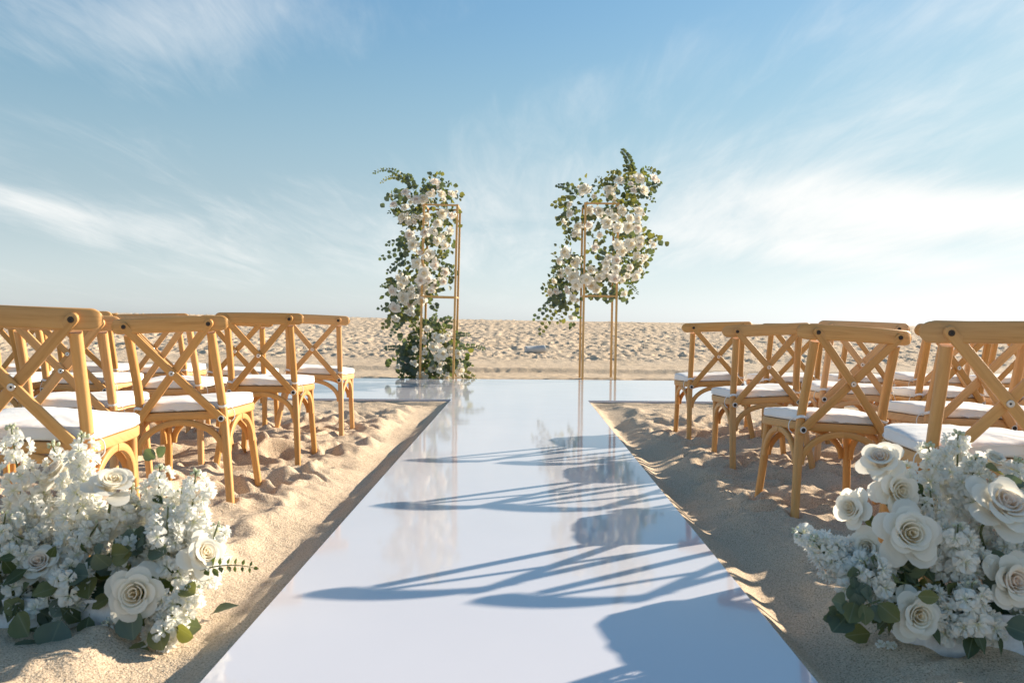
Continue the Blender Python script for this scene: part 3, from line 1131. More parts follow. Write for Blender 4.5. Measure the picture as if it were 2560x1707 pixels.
class Arrangement:
    def __init__(self, name, base, label, cat):
        self.o = thing(name, base, label, cat)
        self.b = Vector(base)
        self.leaf_n = 0
        self.bulk = []
        self.bulk_t = []

    def big_rose(self, p, r, d, blush=False, opened=1.0):
        h = random.choice(ROSE_HEART_B if blush else ROSE_HEART)
        m = Matrix.Translation(Vector(p) - self.b) @ aim(d, random.uniform(0, 6)) @ Matrix.Scale(r, 4)
        ro = link('rose', h, self.o, m)
        opened = random.uniform(.65, 1.2)
        for ring, cnt in ((0, 5), (1, random.choice((5, 6))), (2, random.choice((3, 4, 5)))):
            off = random.uniform(0, 6)
            for k in range(cnt):
                a = off + 2 * math.pi * k / cnt + random.uniform(-.18, .18)
                link('petal', random.choice(PETALS[ring]), ro, Matrix.Rotation(a, 4, 'Z') @ Matrix.Rotation(random.uniform(-.14, .20) + (opened - 1) * .5, 4, 'Y') @ Matrix.Rotation(random.uniform(-.12, .12), 4, 'X') @ Matrix.Scale(random.uniform(.93, 1.05), 4))
        q = Vector(p) - self.b
        dv = Vector(d).normalized()
        e = Vector((q.x * 0.6, q.y * .6 + .03, max(0.05, q.z * 0.35)))
        pts = catmull([q - dv * r * .15, q - dv * r * .9 + Vector((0, 0, -.02)), e], 4)
        link('stem', stem_mesh([pts], .0035, .004), self.o)

    def rose(self, p, r, d):
        m = Matrix.Translation(Vector(p) - self.b) @ aim(d, random.uniform(0, 6)) @ Matrix.Diagonal((r, r, r * random.uniform(.85, 1.2), 1))
        link('rose', random.choice(SMALL_ROSES), self.o, m)

    def leaf(self, p, size, d, face, kind=0, part=True):
        me = LEAVES[kind][random.randrange(3)]
        m = Matrix.Translation(Vector(p) - self.b) @ aim_y(d, face, random.uniform(-.5, .5)) @ Matrix.Scale(size, 4)
        if part and self.leaf_n < 300:
            self.leaf_n += 1
            link('leaf', me, self.o, m)
        else:
            self.bulk.append((kind, m))

    def spray(self, p0, p1, n, size, kind=0, sag=0.0, pair=True, face=(0, -1, .3), taper=0.5):
        p0, p1 = Vector(p0), Vector(p1)
        mid = (p0 + p1) / 2 + Vector((0, 0, sag))
        pts = [p0 * (1 - t) ** 2 + mid * 2 * t * (1 - t) + p1 * t * t for t in [i / 10 for i in range(11)]]
        link('stem', stem_mesh([[p - self.b for p in pts]], .0028, .0012), self.o)
        for i in range(n):
            t = (i + 0.6) / n
            q = p0 * (1 - t) ** 2 + mid * 2 * t * (1 - t) + p1 * t * t
            tg = ((mid - p0) * (1 - t) + (p1 - mid) * t).normalized()
            sd_ = tg.cross(Vector(face)).normalized()
            s = size * (1 - taper * t) * random.uniform(.85, 1.15)
            for sgn in ((1, -1) if pair else (1 if i % 2 else -1,)):
                dv = sd_ * sgn + tg * random.uniform(.1, .7) + Vector(face) * random.uniform(-.3, .5)
                self.leaf(q, s, dv, Vector(face) + Vector((random.uniform(-.7, .7), 0, random.uniform(-.5, .8))), kind)
        self.leaf(p1, size * (1 - taper), (p1 - mid), face, kind)

    def stock(self, base, tip, n, r, fr, buds=6, frac=0.15):
        base, tip = Vector(base), Vector(tip)
        ax = (tip - base)
        ln = ax.length
        ax.normalize()
        s0 = ax.orthogonal().normalized()
        s1 = ax.cross(s0)
        q0, q1 = base - self.b, tip - self.b
        mid = (q0 + q1) / 2 + Vector((random.uniform(-.01, .01), random.uniform(-.01, .01), 0))
        st = link('flower_stem', stem_mesh([catmull([q0, mid, q1], 4)], .0045, .0022, 6), self.o)
        for i in range(n):
            t = frac + (1 - frac) * (i + 0.5) / n * 0.93
            a = i * 2.4 + random.uniform(-.3, .3)
            rr = r * (1.0 - 0.45 * max(0, t - .5) / .5) * random.uniform(.35, 1.35)
            d = s0 * math.cos(a) + s1 * math.sin(a)
            p = q0 + ax * ln * t + d * rr
            sz = fr * (1.05 - 0.35 * max(0, t - .5) / .5) * random.uniform(.85, 1.15)
            m = Matrix.Translation(p) @ aim(d + ax * random.uniform(-.1, .7) + s0 * random.uniform(-.35, .35), random.uniform(0, 6)) @ Matrix.Scale(sz, 4)
            link('floret', random.choice(FLORETS), st, m)
        for i in range(buds):
            a = i * 2.4
            d = s0 * math.cos(a) + s1 * math.sin(a)
            p = q1 + ax * (0.012 * (i / max(1, buds - 1)) - .012) + d * (.012 * (1 - i / max(1, buds)))
            m = Matrix.Translation(p) @ aim(d * .7 + ax, 0) @ Matrix.Scale(fr * random.uniform(.22, .42), 4)
            link('bud', BUD, st, m)

    def finish(self, name='foliage', label=None):
        if not self.bulk:
            return
        V, Fc, U, T, fm = [], [], [], [], []
        geos = [[leaf_geo((0.95, 0.80, 0.55)[mi], 0.25, 0.2, mi * 5 + k, 2, 3, 1.0 if mi < 2 else 1.5) for k in range(2)] for mi in range(3)]
        for kind, m in self.bulk:
            g = geos[kind][random.randrange(2)]
            o = len(V)
            V += [m @ Vector(v) for v in g[0]]
            Fc += [tuple(i + o for i in f) for f in g[1]]
            fm += [kind] * len(g[1])
            U += g[2]
            T += [random.random()] * len(g[0])
        f = link(name, make_mesh(name, V, Fc, None, uvs=U, tint=T, mats=M_LEAF, fmat=fm), self.o)
        f['kind'] = 'stuff'


# ------------------------------------------------------------------ gold frames and their flowers
def gold_frame(corner, wx, dy, yaw, top, mid, tilt, label):
    t = thing('display_frame', (corner[0], corner[1], corner[2]), label, 'flower stand', 'gold flower stands')
    t.rotation_euler = (0, math.radians(tilt), math.radians(yaw))
    s = 0.030
    b = 0.003

    def bar(name, x0, x1, y0, y1, z0, z1):
        V, Fc, U = box(x0, x1, y0, y1, z0, z1)
        link(name, make_mesh(name, V, Fc, M_GOLD, smooth=False), t)
    for x in (0, wx - s):
        for y in (0, dy - s):
            bar('post', x, x + s, y, y + s, -0.10, top)
    for z in (top - s, mid):
        for y in (0, dy - s):
            bar('cross_rail', s, wx - s, y + b, y + s - b, z + b, z + s - b if z < top - s else top - b)
        for x in (0, wx - s):
            bar('cross_rail', x + b, x + s - b, s, dy - s, z + b, z + s - b if z < top - s else top - b)
    return t


gold_frame((-1.445, 11.20, -0.01), 0.50, 0.52, 0, 2.47, 1.155, 0.7, 'slim gold box frame rising behind white flowers at its foot')
gold_frame((0.865, 11.44, -0.01), 0.50, 0.58, 0, 2.55, 1.20, 0.1, 'slim gold box frame with an empty foot and flowers above')

ZL1 = [(822, 375, 50), (765, 530, 45), (675, 580, 58), (590, 590, 50), (460, 500, 45), (900, 520, 50), (1030, 520, 45), (315, 645, 38), (430, 810, 55), (455, 685, 40), (910, 765, 55), (1020, 780, 40), (855, 880, 50), (715, 800, 45), (560, 785, 25), (500, 825, 25), (500, 880, 28), (705, 995, 50), (800, 980, 45), (515, 1020, 52), (1010, 965, 42), (905, 1040, 38), (850, 1100, 40), (935, 1145, 45), (555, 1140, 58), (750, 1265, 60), (640, 1230, 30), (600, 1370, 55), (690, 1285, 28), (815, 1385, 48), (680, 1480, 62), (945, 1470, 45), (570, 860, 25), (640, 800, 30)]
ZL2 = [(640, 195, 50), (740, 180, 42), (380, 170, 42), (455, 200, 45), (410, 250, 42), (310, 325, 50), (820, 260, 42), (660, 320, 45), (770, 320, 32), (700, 285, 30), (430, 395, 55), (445, 440, 50), (545, 370, 45), (660, 440, 55), (520, 490, 45), (330, 530, 60), (920, 210, 40), (340, 665, 42), (490, 580, 35), (520, 395, 35), (540, 300, 35), (550, 610, 28)]
ZLB = [(680, 940, 40), (890, 915, 48), (975, 885, 35), (720, 790, 30), (800, 1010, 50), (575, 1040, 35), (1010, 1045, 35), (910, 1100, 55), (1100, 1100, 45), (660, 1170, 28), (580, 1220, 32), (795, 1270, 45), (875, 1235, 35), (1125, 1300, 55), (650, 1375, 48), (880, 1310, 30), (370, 1250, 25), (965, 1385, 28), (850, 1150, 40), (690, 1080, 30), (820, 880, 35)]
ZR3 = [(575, 650, 80), (1060, 520, 60), (910, 640, 55), (930, 735, 65), (1325, 490, 70), (1215, 475, 30), (1530, 490, 55), (1385, 660, 70), (1245, 655, 40), (1215, 565, 35), (640, 935, 55), (770, 945, 55), (905, 960, 45), (1090, 935, 60), (1325, 945, 60), (990, 1025, 50), (880, 1110, 65), (1035, 1170, 60), (1170, 1165, 65), (1210, 1040, 45), (1305, 1190, 55), (1310, 1050, 45), (365, 980, 50), (480, 1165, 55), (630, 1140, 45), (360, 850, 40), (430, 1260, 40), (780, 1280, 35), (1350, 1330, 50), (1200, 1400, 70), (1030, 1405, 55), (1340, 1410, 45), (1525, 1410, 40), (1090, 1500, 60), (720, 1455, 45), (305, 1520, 70), (700, 735, 30), (270, 1080, 28)]
ZR4 = [(345, 230, 35), (520, 245, 50), (440, 330, 38), (510, 410, 65), (530, 485, 50), (360, 360, 38), (290, 450, 32), (435, 555, 32), (490, 630, 38), (310, 555, 32), (245, 570, 35), (640, 425, 50), (690, 485, 50), (780, 410, 40), (850, 385, 35), (850, 250, 38), (850, 315, 35), (955, 305, 42), (945, 410, 48), (1030, 435, 28), (960, 220, 45), (1180, 180, 42), (1225, 330, 25), (1165, 390, 45), (1280, 190, 28), (690, 325, 40), (745, 535, 38), (1210, 50, 35), (1045, 580, 32), (475, 840, 30), (1250, 230, 22), (875, 190, 30), (1110, 300, 32), (1080, 390, 30)]


def px_list(lst, ox, oy, k):
    return [(ox + x / k, oy + y / k, r / k) for x, y, r in lst]


def fill_tower(A, roses, D, ctr, leaves_per, spread, lsize, kinds, dj=0.22):
    ppm = F_PX / D
    for (x, y, r) in roses:
        dv = Vector(((x - ctr[0]) / 90, -1.2, (ctr[1] - y) / 160)) + Vector((random.uniform(-.5, .5), 0, random.uniform(-.3, .5)))
        dep = D - dj * .5 + random.uniform(-dj, dj * .4) - (0.24 if x > 1505 else 0)
        A.rose(at(x, y, dep), r / ppm * 1.36, dv)
    for (x, y, r) in roses:
        if random.random() < .85:
            a = random.uniform(0, 6.28)
            A.rose(at(x + r * 1.35 * math.cos(a), y + r * 1.35 * math.sin(a), D - dj * .3 + random.uniform(-dj, dj * .5)), random.uniform(4.2, 6.4) / ppm, (random.uniform(-.8, .8), -1, random.uniform(-.4, .7)))
    for (x, y, r) in roses:
        for k in range(leaves_per):
            a = random.uniform(0, 6.28)
            rad = (r + 2) * random.uniform(.6, spread)
            qx, qy = x + rad * math.cos(a), y + rad * math.sin(a)
            p = at(qx, qy, D + random.uniform(-dj * .35, dj * 1.5) - (0.30 if qx > 1505 and k % 2 else 0))
            dv = Vector((math.cos(a) + random.uniform(-.8, .8), random.uniform(-.8, .5), -math.sin(a) + random.uniform(-.8, .8)))
            A.leaf(p, lsize * random.uniform(.7, 1.35), dv, (random.uniform(-.8, .8), -1, random.uniform(-.5, .9)), random.choice(kinds), part=(k < 5))


def tower_spray(A, ox, oy, k, D, pts, n, size, kind, **kw):
    (x0, y0), (x1, y1) = pts
    A.spray(at(ox + x0 / k, oy + y0 / k, D), at(ox + x1 / k, oy + y1 / k, D + random.uniform(-.12, .12)), n, size, kind, **kw)


AL = Arrangement('floral_column', (-1.25, 11.35, 1.1), 'tall column of white roses and eucalyptus on the frame over a floor bouquet', 'flowers')
o1 = (920, 380, 4.9)
o2 = (920, 660, 4.9)
for pts, n, s, kd, sag in [(((520, 400), (80, 255)), 13, .065, 0, .22), (((480, 380), (165, 370)), 12, .06, 1, .16), (((480, 560), (270, 520)), 3, .12, 0, .05), (((560, 480), (500, 300)), 7, .10, 0, 0),
                           (((760, 560), (840, 290)), 4, .12, 1, 0), (((760, 520), (690, 360)), 4, .11, 0, 0), (((900, 560), (980, 380)), 5, .09, 2, .0), (((520, 1130), (250, 1130)), 5, .11, 0, .06),
                           (((520, 1200), (170, 1300)), 5, .12, 0, .05), (((480, 1300), (250, 1470)), 7, .10, 0, .04), (((900, 1400), (1080, 1490)), 7, .085, 0, .06), (((420, 640), (260, 740)), 5, .08, 2, 0), (((820, 1240), (910, 1280)), 3, .1, 1, 0)]:
    tower_spray(AL, *o1, 11.35, pts, n, s, kd, sag=sag)
for pts, n, s, kd, sag in [(((400, 250), (170, 270)), 7, .07, 0, .04), (((420, 560), (150, 545)), 4, .11, 0, .05), (((420, 590), (200, 760)), 6, .12, 1, .02), (((470, 640), (290, 860)), 8, .085, 0, .03), (((560, 560), (560, 720)), 5, .11, 1, 0), (((800, 480), (830, 550)), 4, .1, 0, 0)]:
    tower_spray(AL, *o2, 11.3, pts, n, s, kd, sag=sag)
fill_tower(AL, px_list(ZL1, *o1) + px_list(ZL2, *o2), 11.35, (1050, 640), 11, 2.0, .076, (0, 0, 1, 1, 2))
for (x, y, r) in px_list(ZL1, *o1) + px_list(ZL2, *o2):
    for k in range(4):
        AL.leaf(at(x + random.gauss(0, 11), y + random.gauss(0, 11), 11.5 + random.uniform(-.05, .25)), .09 * random.uniform(.7, 1.3), (random.uniform(-1, 1), random.uniform(-.5, .5), random.uniform(-1, 1)), (random.uniform(-.7, .7), -1, random.uniform(-.4, .8)), random.choice((0, 1, 2, 2)), False)
AL.finish()

AB = Arrangement('floor_bouquet', (-1.2, 11.35, 0.0), 'white rose and eucalyptus bouquet on the ground inside the left gold frame', 'flowers')
for pts, n, s, kd, sag in [(((460, 1060), (225, 1030)), 9, .075, 0, .03), (((1050, 900), (1240, 870)), 8, .06, 0, .05), (((1080, 1060), (1420, 1040)), 12, .06, 0, .10), (((1060, 1230), (1240, 1215)), 6, .06, 0, .02),
                           (((1130, 1330), (1300, 1400)), 6, .10, 1, .03), (((900, 730), (1040, 700)), 7, .085, 0, .08), (((760, 760), (830, 630)), 7, .09, 0, .0), (((560, 900), (510, 940)), 4, .1, 2, 0), (((560, 1150), (380, 1080)), 6, .12, 0, 0), (((560, 1250), (400, 1180)), 6, .12, 0, 0), (((620, 860), (560, 760)), 6, .09, 2, 0), (((600, 1340), (400, 1380)), 6, .11, 2, 0), (((860, 960), (930, 780)), 7, .08, 1, 0)]:
    tower_spray(AB, *o2, 11.38, pts, n, s, kd, sag=sag)
fill_tower(AB, px_list(ZLB, *o2), 11.40, (1075, 880), 13, 2.6, .095, (0, 0, 2, 2, 1), .16)
for k in range(110):
    qx, qy = random.uniform(1000, 1135), 935 - abs(random.gauss(0, 40))
    AB.leaf(at(qx, qy, 11.42 + random.uniform(-.12, .25)), .10 * random.uniform(.7, 1.2), (random.uniform(-1, 1), random.uniform(-.6, .2), random.uniform(-.3, 1)), (random.uniform(-.5, .5), -1, .4), random.choice((0, 2, 2)), False)
AB.finish()

AR = Arrangement('floral_garland', (1.05, 11.6, 1.2), 'cascade of white roses and eucalyptus draped over the gold frame with an empty foot', 'flowers')
o3 = (1360, 360, 5.6)
o4 = (1320, 600, 4.356)
for pts, n, s, kd, sag in [(((1250, 420), (1100, 100)), 12, .085, 0, .10), (((480, 760), (200, 590)), 8, .10, 0, .12), (((420, 800), (150, 850)), 4, .14, 1, .02), (((1000, 560), (800, 540)), 4, .11, 1, .03), (((1060, 470), (920, 410)), 4, .11, 1, 0), (((930, 600), (760, 460)), 6, .045, 2, .03), (((900, 640), (740, 590)), 5, .045, 2, 0),
                           (((1460, 620), (1620, 550)), 5, .09, 0, 0), (((1330, 700), (1540, 800)), 5, .08, 0, .05), (((1250, 420), (1140, 330)), 4, .12, 1, 0), (((1330, 430), (1450, 340)), 3, .09, 2, 0), (((1400, 1400), (1590, 1300)), 7, .085, 1, 0), (((330, 1010), (200, 1040)), 3, .09, 0, 0), (((480, 1260), (310, 1330)), 5, .08, 2, 0), (((1130, 650), (1220, 830)), 6, .12, 2, 0), (((1200, 760), (1330, 880)), 6, .1, 1, 0)]:
    tower_spray(AR, *o3, 11.65, pts, n, s, kd, sag=sag)
for pts, n, s, kd, sag in [(((420, 620), (80, 850)), 7, .115, 0, .12), (((400, 640), (140, 1000)), 9, .115, 1, .10), (((440, 650), (330, 880)), 6, .11, 1, .02), (((400, 560), (170, 780)), 6, .11, 0, .10), (((1080, 480), (1190, 580)), 8, .06, 2, .05), (((880, 520), (870, 650)), 3, .14, 0, 0), (((1000, 520), (940, 610)), 4, .11, 0, 0), (((420, 420), (320, 500)), 5, .11, 2, 0), (((350, 300), (290, 380)), 4, .08, 1, 0), (((1150, 300), (1260, 360)), 5, .07, 1, 0)]:
    tower_spray(AR, *o4, 11.6, pts, n, s, kd, sag=sag)
fill_tower(AR, px_list(ZR3, *o3) + px_list(ZR4, *o4), 11.65, (1520, 600), 10, 1.95, .076, (0, 0, 1, 1, 2))
for (x, y, r) in px_list(ZR3, *o3) + px_list(ZR4, *o4):
    for k in range(4):
        AR.leaf(at(x + random.gauss(0, 10), y + random.gauss(0, 10), 11.8 + random.uniform(-.05, .25)), .09 * random.uniform(.7, 1.3), (random.uniform(-1, 1), random.uniform(-.5, .5), random.uniform(-1, 1)), (random.uniform(-.7, .7), -1, random.uniform(-.4, .8)), random.choice((0, 1, 2, 2)), False)
AR.finish()


# ------------------------------------------------------------------ near planters and bouquets
def planter(x0, x1, y0, y1, z0, z1, label):
    t = thing('planter_box', ((x0 + x1) / 2, (y0 + y1) / 2, z0), label, 'planter', 'white flower boxes at the aisle entrance')
    hx, hy, h = (x1 - x0) / 2, (y1 - y0) / 2, z1 - z0
    ch = 0.045

    def octo(sx, sy, c):
        return [(-sx + c, -sy), (sx - c, -sy), (sx, -sy + c), (sx, sy - c), (sx - c, sy), (-sx + c, sy), (-sx, sy - c), (-sx, -sy + c)]
    V, Fc = [], []
    prof = [(hx - .012, hy - .012, -.06), (hx - .004, hy - .004, h * .5), (hx, hy, h - .004), (hx - .002, hy - .002, h), (hx - .008, hy - .008, h), (hx - .010, hy - .010, h - .03)]
    for sx, sy, z in prof:
        V += [(p[0], p[1], z) for p in octo(sx, sy, ch)]
    for i in range(len(prof) - 1):
        for j in range(8):
            Fc.append((i * 8 + j, i * 8 + (j + 1) % 8, (i + 1) * 8 + (j + 1) % 8, (i + 1) * 8 + j))
    Fc.append(tuple(reversed(range(8))))
    link('box_wall', make_mesh('box_wall', V, Fc, M_BOX, sharp=35), t)
    V2 = [(p[0], p[1], h - .028) for p in octo(hx - .011, hy - .011, ch)]
    V2 += [(p[0] * .8, p[1] * .8, h + .015) for p in octo(hx - .011, hy - .011, ch)]
    F2 = [(j, (j + 1) % 8, 8 + (j + 1) % 8, 8 + j) for j in range(8)] + [tuple(range(8, 16))]
    link('flower_foam', make_mesh('flower_foam', V2, F2, M_FOAM), t)


planter(-1.66, -0.965, 2.15, 2.37, -0.035, 0.065, 'white box under the flowers left of the aisle')
planter(1.045, 1.75, 2.12, 2.35, -0.045, 0.08, 'white box under the flowers right of the aisle')


def bouquet(A, D, roses, stocks, leaves, sprays, inner):
    for (x, y, r, dd, d, bl) in roses:
        A.big_rose(at(x, y, D + dd), r * (D + dd) / F_PX * random.uniform(.88, 1.02), d, bl)
    for (x0, y0, x1, y1, dd, n, r, buds) in stocks:
        A.stock(at(x0, y0, D + dd + .03), at(x1, y1, D + dd), int(n * 1.4), r * 1.1 * D / F_PX, .032, buds)
    for (x, y, s, dd, d, fc, kd) in leaves:
        s_ = s * (D + dd) / F_PX
        dv = Vector(d).normalized()
        A.leaf(at(x, y, D + dd) - dv * s_ * .55, s_, dv, fc, kd)
    for (x0, y0, x1, y1, dd, n, s, kd, sag) in sprays:
        A.spray(at(x0, y0, D + dd), at(x1, y1, D + dd), n, s, kd, sag=sag)
    (ix0, ix1, iy0, iy1, cnt) = inner
    for k in range(cnt):
        x, y = random.uniform(ix0, ix1), iy0 + (iy1 - iy0) * random.random() ** .7
        A.leaf(at(x, y, D + random.uniform(-.09, .2)), random.uniform(.04, .08), (random.uniform(-1, 1), random.uniform(-.7, .3), random.uniform(-.5, 1)), (random.uniform(-.6, .6), -1, random.uniform(.0, 1.2)), random.choice((2, 2, 0, 2, 1)), k < 60)


F1 = Arrangement('bouquet', (-1.3, 2.26, 0.06), 'big bouquet of white roses and stock in the box left of the aisle', 'flowers')
bouquet(F1, 2.22,
        [(278, 1222, 74, 0, (.35, -.45, .9), False), (150, 1185, 56, .10, (-.5, -.5, .8), True), (105, 1415, 64, -.02, (.15, -.8, .75), True), (345, 1480, 80, -.10, (.18, -1, .25), False),
         (485, 1235, 46, .06, (.9, -.3, .5), True), (500, 1388, 60, -.04, (.8, -.5, .45), False), (260, 1320, 52, .06, (.1, -.9, .1), False), (-60, 1330, 70, .02, (-.4, -.8, .5), False), (-70, 1480, 70, -.05, (-.3, -1, .3), False)],
        [(85, 1400, 28, 1065, .06, 18, 34, 8), (200, 1420, 205, 1085, .03, 26, 36, 7), (395, 1400, 400, 1165, .06, 16, 30, 8), (470, 1440, 490, 1180, .02, 22, 40, 7), (440, 1470, 420, 1265, -.03, 20, 48, 3), (330, 1440, 345, 1330, .00, 10, 36, 2),
         (120, 1560, 205, 1420, -.08, 16, 40, 2), (390, 1560, 490, 1465, -.08, 16, 36, 4), (400, 1620, 425, 1520, -.12, 9, 26, 3), (0, 1420, 15, 1280, .0, 14, 42, 3), (60, 1450, 110, 1310, .05, 12, 36, 3), (170, 1420, 245, 1310, .0, 14, 36, 2), (270, 1640, 265, 1555, -.10, 7, 22, 3), (-60, 1420, -60, 1150, .06, 20, 38, 6), (320, 1440, 330, 1215, .08, 16, 36, 5), (150, 1420, 95, 1225, .08, 16, 36, 5), (250, 1400, 130, 1110, .12, 18, 34, 6), (500, 1480, 545, 1310, .02, 14, 34, 4), (70, 1560, 30, 1450, -.06, 12, 34, 3), (430, 1420, 455, 1225, .08, 18, 40, 4), (60, 1440, 40, 1350, -.03, 10, 34, 2), (290, 1300, 350, 1260, .04, 9, 32, 2)],
        [(80, 1640, 95, -.16, (-.6, -.4, -.9), (.2, -1, .5), 0), (135, 1590, 85, -.14, (-.2, -.5, -1), (.1, -1, .3), 0), (285, 1655, 95, -.16, (-.7, -.4, -.6), (0, -1, .6), 0), (332, 1560, 85, -.14, (.3, -.5, -1), (0, -1, .4), 0), (400, 1592, 85, -.14, (.6, -.5, -.8), (.3, -1, .3), 1),
         (465, 1578, 60, -.12, (1, -.2, -.4), (-.2, -1, .3), 1), (215, 1572, 70, -.1, (0, -.5, -1), (0, -1, .2), 2), (60, 1560, 80, -.13, (.8, -.4, -.8), (.2, -1, .6), 1), (300, 1385, 75, -.08, (.8, -.4, .2), (0, -1, .6), 1), (350, 1365, 60, -.06, (.6, -.6, .4), (0, -1, .6), 0),
         (395, 1375, 60, -.06, (1, -.3, -.1), (0, -1, .7), 0), (255, 1400, 60, -.07, (-.4, -.5, .7), (0, -1, .6), 0), (225, 1470, 70, -.09, (.3, -.6, -.6), (0, -1, .5), 1), (470, 1480, 55, -.1, (.9, -.4, -.2), (0, -1, .7), 1), (375, 1135, 38, .1, (-.7, 0, .6), (0, -1, .4), 0), (405, 1130, 36, .1, (.6, 0, .8), (0, -1, .2), 0), (395, 1250, 42, .04, (.7, -.2, -.5), (.3, -1, .6), 2),
         (60, 1420, 90, -.04, (-1, -.2, .2), (0, -1, .6), 2), (345, 1690 - 60, 60, -.14, (-.3, -.5, -1), (.5, -1, .3), 1), (30, 1530, 60, -.1, (-.4, -.3, -1), (0, -1, .3), 2), (150, 1520, 55, -.1, (-.4, -.5, -.6), (0, -1, .4), 0), (430, 1420, 60, -.05, (.9, -.3, -.3), (0, -1, .8), 2), (205, 1255, 45, .05, (.7, 0, .5), (0, -1, .5), 1)],
        [(500, 1425, 632, 1418, -.06, 7, .034, 2, .02), (300, 1380, 380, 1330, 0, 4, .05, 0, 0), (60, 1480, -20, 1500, -.06, 5, .06, 0, 0)],
        (-80, 450, 1330, 1580, 230))
F1.finish()

F2 = Arrangement('bouquet', (1.4, 2.24, 0.05), 'big bouquet of white roses and stock in the box right of the aisle', 'flowers')
bouquet(F2, 2.2,
        [(2205, 1160, 62, .05, (-.45, -.6, .75), True), (2235, 1225, 66, .02, (.1, -.7, .1), False), (2140, 1270, 60, .02, (-.85, -.5, .2), False), (2265, 1335, 84, -.06, (-.1, -1, .35), False), (2495, 1275, 92, -.05, (.1, -.8, .75), True),
         (2285, 1535, 74, -.12, (-.05, -1, .25), False), (2515, 1450, 78, -.10, (.12, -1, .3), True), (2395, 1400, 62, -.02, (.3, -.9, -.1), False), (2170, 1370, 52, .0, (-.5, -.8, .3), False), (2640, 1350, 80, 0, (.5, -.8, .5), False), (2640, 1520, 75, -.08, (.4, -1, .3), False), (2480, 1160, 46, .10, (.2, -.5, .8), False)],
        [(2390, 1330, 2395, 1080, .08, 20, 34, 8), (2340, 1260, 2320, 1110, .08, 9, 26, 8), (2420, 1300, 2440, 1140, .04, 12, 28, 6), (2540, 1330, 2545, 1150, .08, 14, 30, 7), (2200, 1420, 1985, 1325, -.02, 10, 22, 5), (2230, 1440, 2060, 1390, -.04, 14, 32, 3), (2230, 1480, 2110, 1430, -.06, 9, 26, 4),
         (2200, 1500, 2160, 1400, -.09, 14, 34, 2), (2390, 1450, 2395, 1310, -.07, 20, 42, 3), (2400, 1580, 2430, 1455, -.12, 16, 36, 3), (2540, 1440, 2520, 1340, -.02, 14, 36, 3), (2370, 1600, 2375, 1540, -.12, 7, 22, 3), (2470, 1590, 2455, 1540, -.12, 9, 24, 3), (2270, 1300, 2260, 1160, .06, 10, 24, 4), (2620, 1400, 2650, 1150, .04, 18, 36, 5), (2330, 1420, 2325, 1225, .03, 14, 34, 4), (2440, 1420, 2450, 1235, .05, 16, 34, 4), (2200, 1440, 2215, 1385, -.04, 9, 30, 2), (2350, 1570, 2330, 1470, -.10, 9, 28, 3), (2140, 1450, 2030, 1345, -.05, 12, 30, 5), (2560, 1560, 2560, 1400, -.06, 14, 34, 3), (2590, 1330, 2600, 1180, .02, 14, 34, 4)],
        [(2482, 1178, 55, .0, (-1, -.2, .3), (0, -1, .8), 1), (2530, 1205, 45, .0, (-.4, -.4, -.7), (0, -1, .6), 0), (2095, 1505, 52, -.14, (-.9, -.4, .4), (0, -1, .5), 0), (2128, 1532, 62, -.14, (-.5, -.5, -.8), (0, -1, .4), 1), (2162, 1535, 55, -.15, (.1, -.5, -1), (.4, -1, .3), 1), (2222, 1530, 66, -.15, (.6, -.5, -.5), (0, -1, .4), 1), (2100, 1558, 68, -.13, (-.8, -.4, -.6), (0, -1, .7), 0),
         (2130, 1428, 34, -.1, (0, -.3, 1), (-.2, -1, .3), 0), (2135, 1455, 34, -.1, (.1, -.3, -1), (-.2, -1, .3), 0), (2145, 1480, 60, -.1, (.3, -.4, -.8), (0, -1, .4), 0), (2450, 1600, 75, -.16, (.3, -.5, -1), (.2, -1, .3), 2), (2425, 1618, 75, -.16, (-.5, -.5, -.8), (0, -1, .4), 2), (2335, 1585, 60, -.15, (.2, -.5, -1), (0, -1, .3), 2), (2500, 1610, 60, -.15, (.1, -.4, -1), (.7, -1, .3), 2), (2545, 1575, 65, -.15, (.8, -.5, -.2), (0, -1, .6), 0),
         (2320, 1490, 52, -.18, (1, -.3, .1), (0, -1, .6), 1), (2270, 1455, 70, -.06, (-.6, -.4, -.4), (0, -1, .6), 2), (2320, 1430, 60, -.06, (.3, -.4, -.6), (0, -1, .6), 2), (2460, 1420, 60, -.06, (-.5, -.4, .5), (0, -1, .6), 0), (2490, 1395, 55, -.06, (.5, -.4, .3), (0, -1, .5), 0), (2300, 1250, 60, .04, (-.7, 0, .8), (0, -1, .5), 2), (2290, 1220, 50, .05, (-.8, 0, .7), (.5, -1, .3), 2), (2175, 1300, 40, .05, (.5, 0, -.8), (0, -1, .4), 1), (2560, 1620, 60, -.16, (.1, -.4, -1), (.6, -1, .2), 2), (2185, 1460, 60, -.08, (-.8, -.4, -.2), (0, -1, .6), 0)],
        [(2200, 1500, 2080, 1540, -.12, 4, .05, 0, 0), (2300, 1460, 2240, 1480, -.08, 4, .06, 2, 0)],
        (2180, 2640, 1390, 1590, 230))
F2.finish()


# ------------------------------------------------------------------ small things on the sand
def fallen_leaf(px, py, zoff, size, label):
    d = at(px, py, 1.0) - Vector((0, 0, CAM_H))
    t = 1.5
    while t < 6 and CAM_H + d.z * t > float(sand_z(d.x * t, d.y * t)):
        t += 0.004
    p = Vector((d.x * t, d.y * t, float(sand_z(d.x * t, d.y * t)) + zoff))
    return p


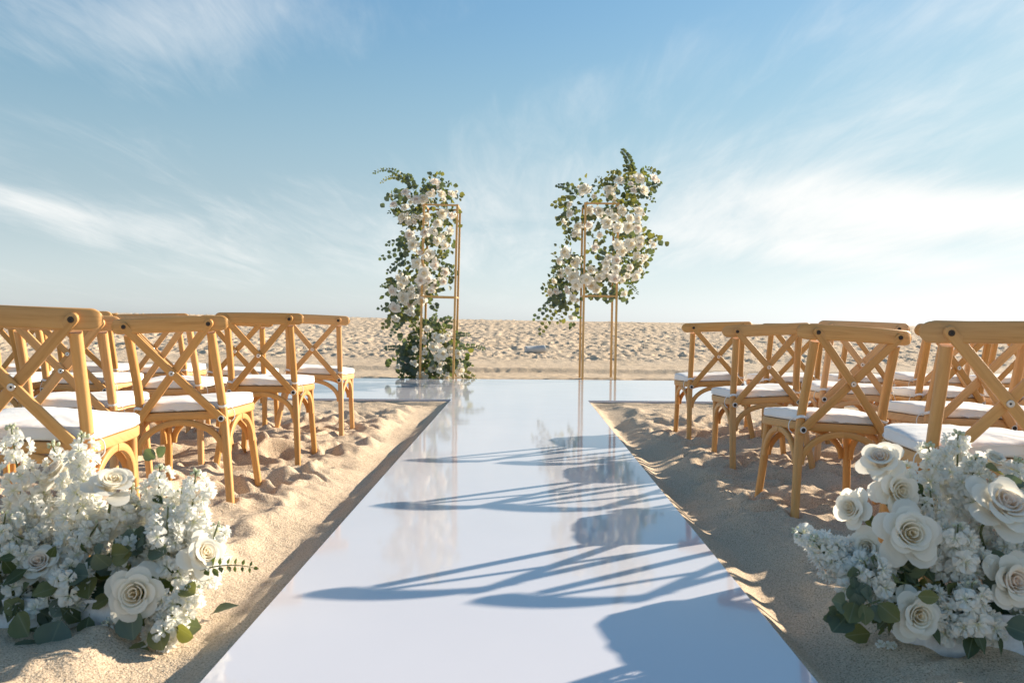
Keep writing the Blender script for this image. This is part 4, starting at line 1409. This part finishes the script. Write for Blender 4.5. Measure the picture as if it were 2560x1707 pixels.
p = fallen_leaf(525, 1545, .012, .07, '')
g = leaf_geo(.5, .4, .35, 3, 4, 6, 1.5)
o = link('fallen_leaf', make_mesh('fallen_leaf', g[0], g[1], M_LEAF[0], uvs=g[2], tint=[0.3] * len(g[0])), None, Matrix.Translation(p) @ aim_y((.9, .3, .25), (0, -.3, 1)) @ Matrix.Scale(.085, 4))
tag(o, 'single curled grey-green leaf lying on the sand by the runner', 'leaf')
p = fallen_leaf(2215, 1618, .008, .02, '')
t = thing('fallen_blossom', p, 'small broken white blossom on the shaded sand by the box', 'blossom')
for k in range(3):
    link('floret', FLORETS[k], t, Matrix.Translation((.016 * (k - 1), -.006 * k, 0)) @ aim((.3 * (k - 1), -.6, .8)) @ Matrix.Scale(.013, 4))


def canister():
    p = at(1336, 868, 17.4)
    z = float(sand_z(p.x, p.y))
    t = thing('canister', (p.x, p.y, z + .068), 'grey cylindrical canister lying on its side on the far sand', 'canister')
    t.rotation_euler = (0, math.radians(-3), math.radians(14))
    k, r, hl = 20, .085, .21
    V, Fc = [], []
    prof = [(-hl, r * .90), (-hl, r * .97), (-hl + .012, r), (-hl + .05, r), (-hl + .055, r * .97), (hl - .055, r * .97), (hl - .05, r), (hl - .002, r)]
    for (x, rr) in prof:
        V += [(x, rr * math.cos(2 * math.pi * j / k), rr * math.sin(2 * math.pi * j / k)) for j in range(k)]
    for i in range(len(prof) - 1):
        for j in range(k):
            Fc.append((i * k + j, (i + 1) * k + j, (i + 1) * k + (j + 1) % k, i * k + (j + 1) % k))
    Fc.append(tuple(range(k)))
    Fc.append(tuple(reversed([(len(prof) - 1) * k + j for j in range(k)])))
    link('drum_body', make_mesh('drum_body', V, Fc, M_ALU, sharp=35), t)
    V, Fc = [], []
    prof = [(hl - .001, r * 1.02), (hl + .02, r * 1.02), (hl + .03, r * .96), (hl + .03, r * .5), (hl + .024, r * .45)]
    for (x, rr) in prof:
        V += [(x, rr * math.cos(2 * math.pi * j / k), rr * math.sin(2 * math.pi * j / k)) for j in range(k)]
    for i in range(len(prof) - 1):
        for j in range(k):
            Fc.append((i * k + j, (i + 1) * k + j, (i + 1) * k + (j + 1) % k, i * k + (j + 1) % k))
    Fc.append(tuple((len(prof) - 1) * k + j for j in range(k)))
    link('end_cap', make_mesh('end_cap', V, Fc, M_CAP, sharp=35), t)


canister()
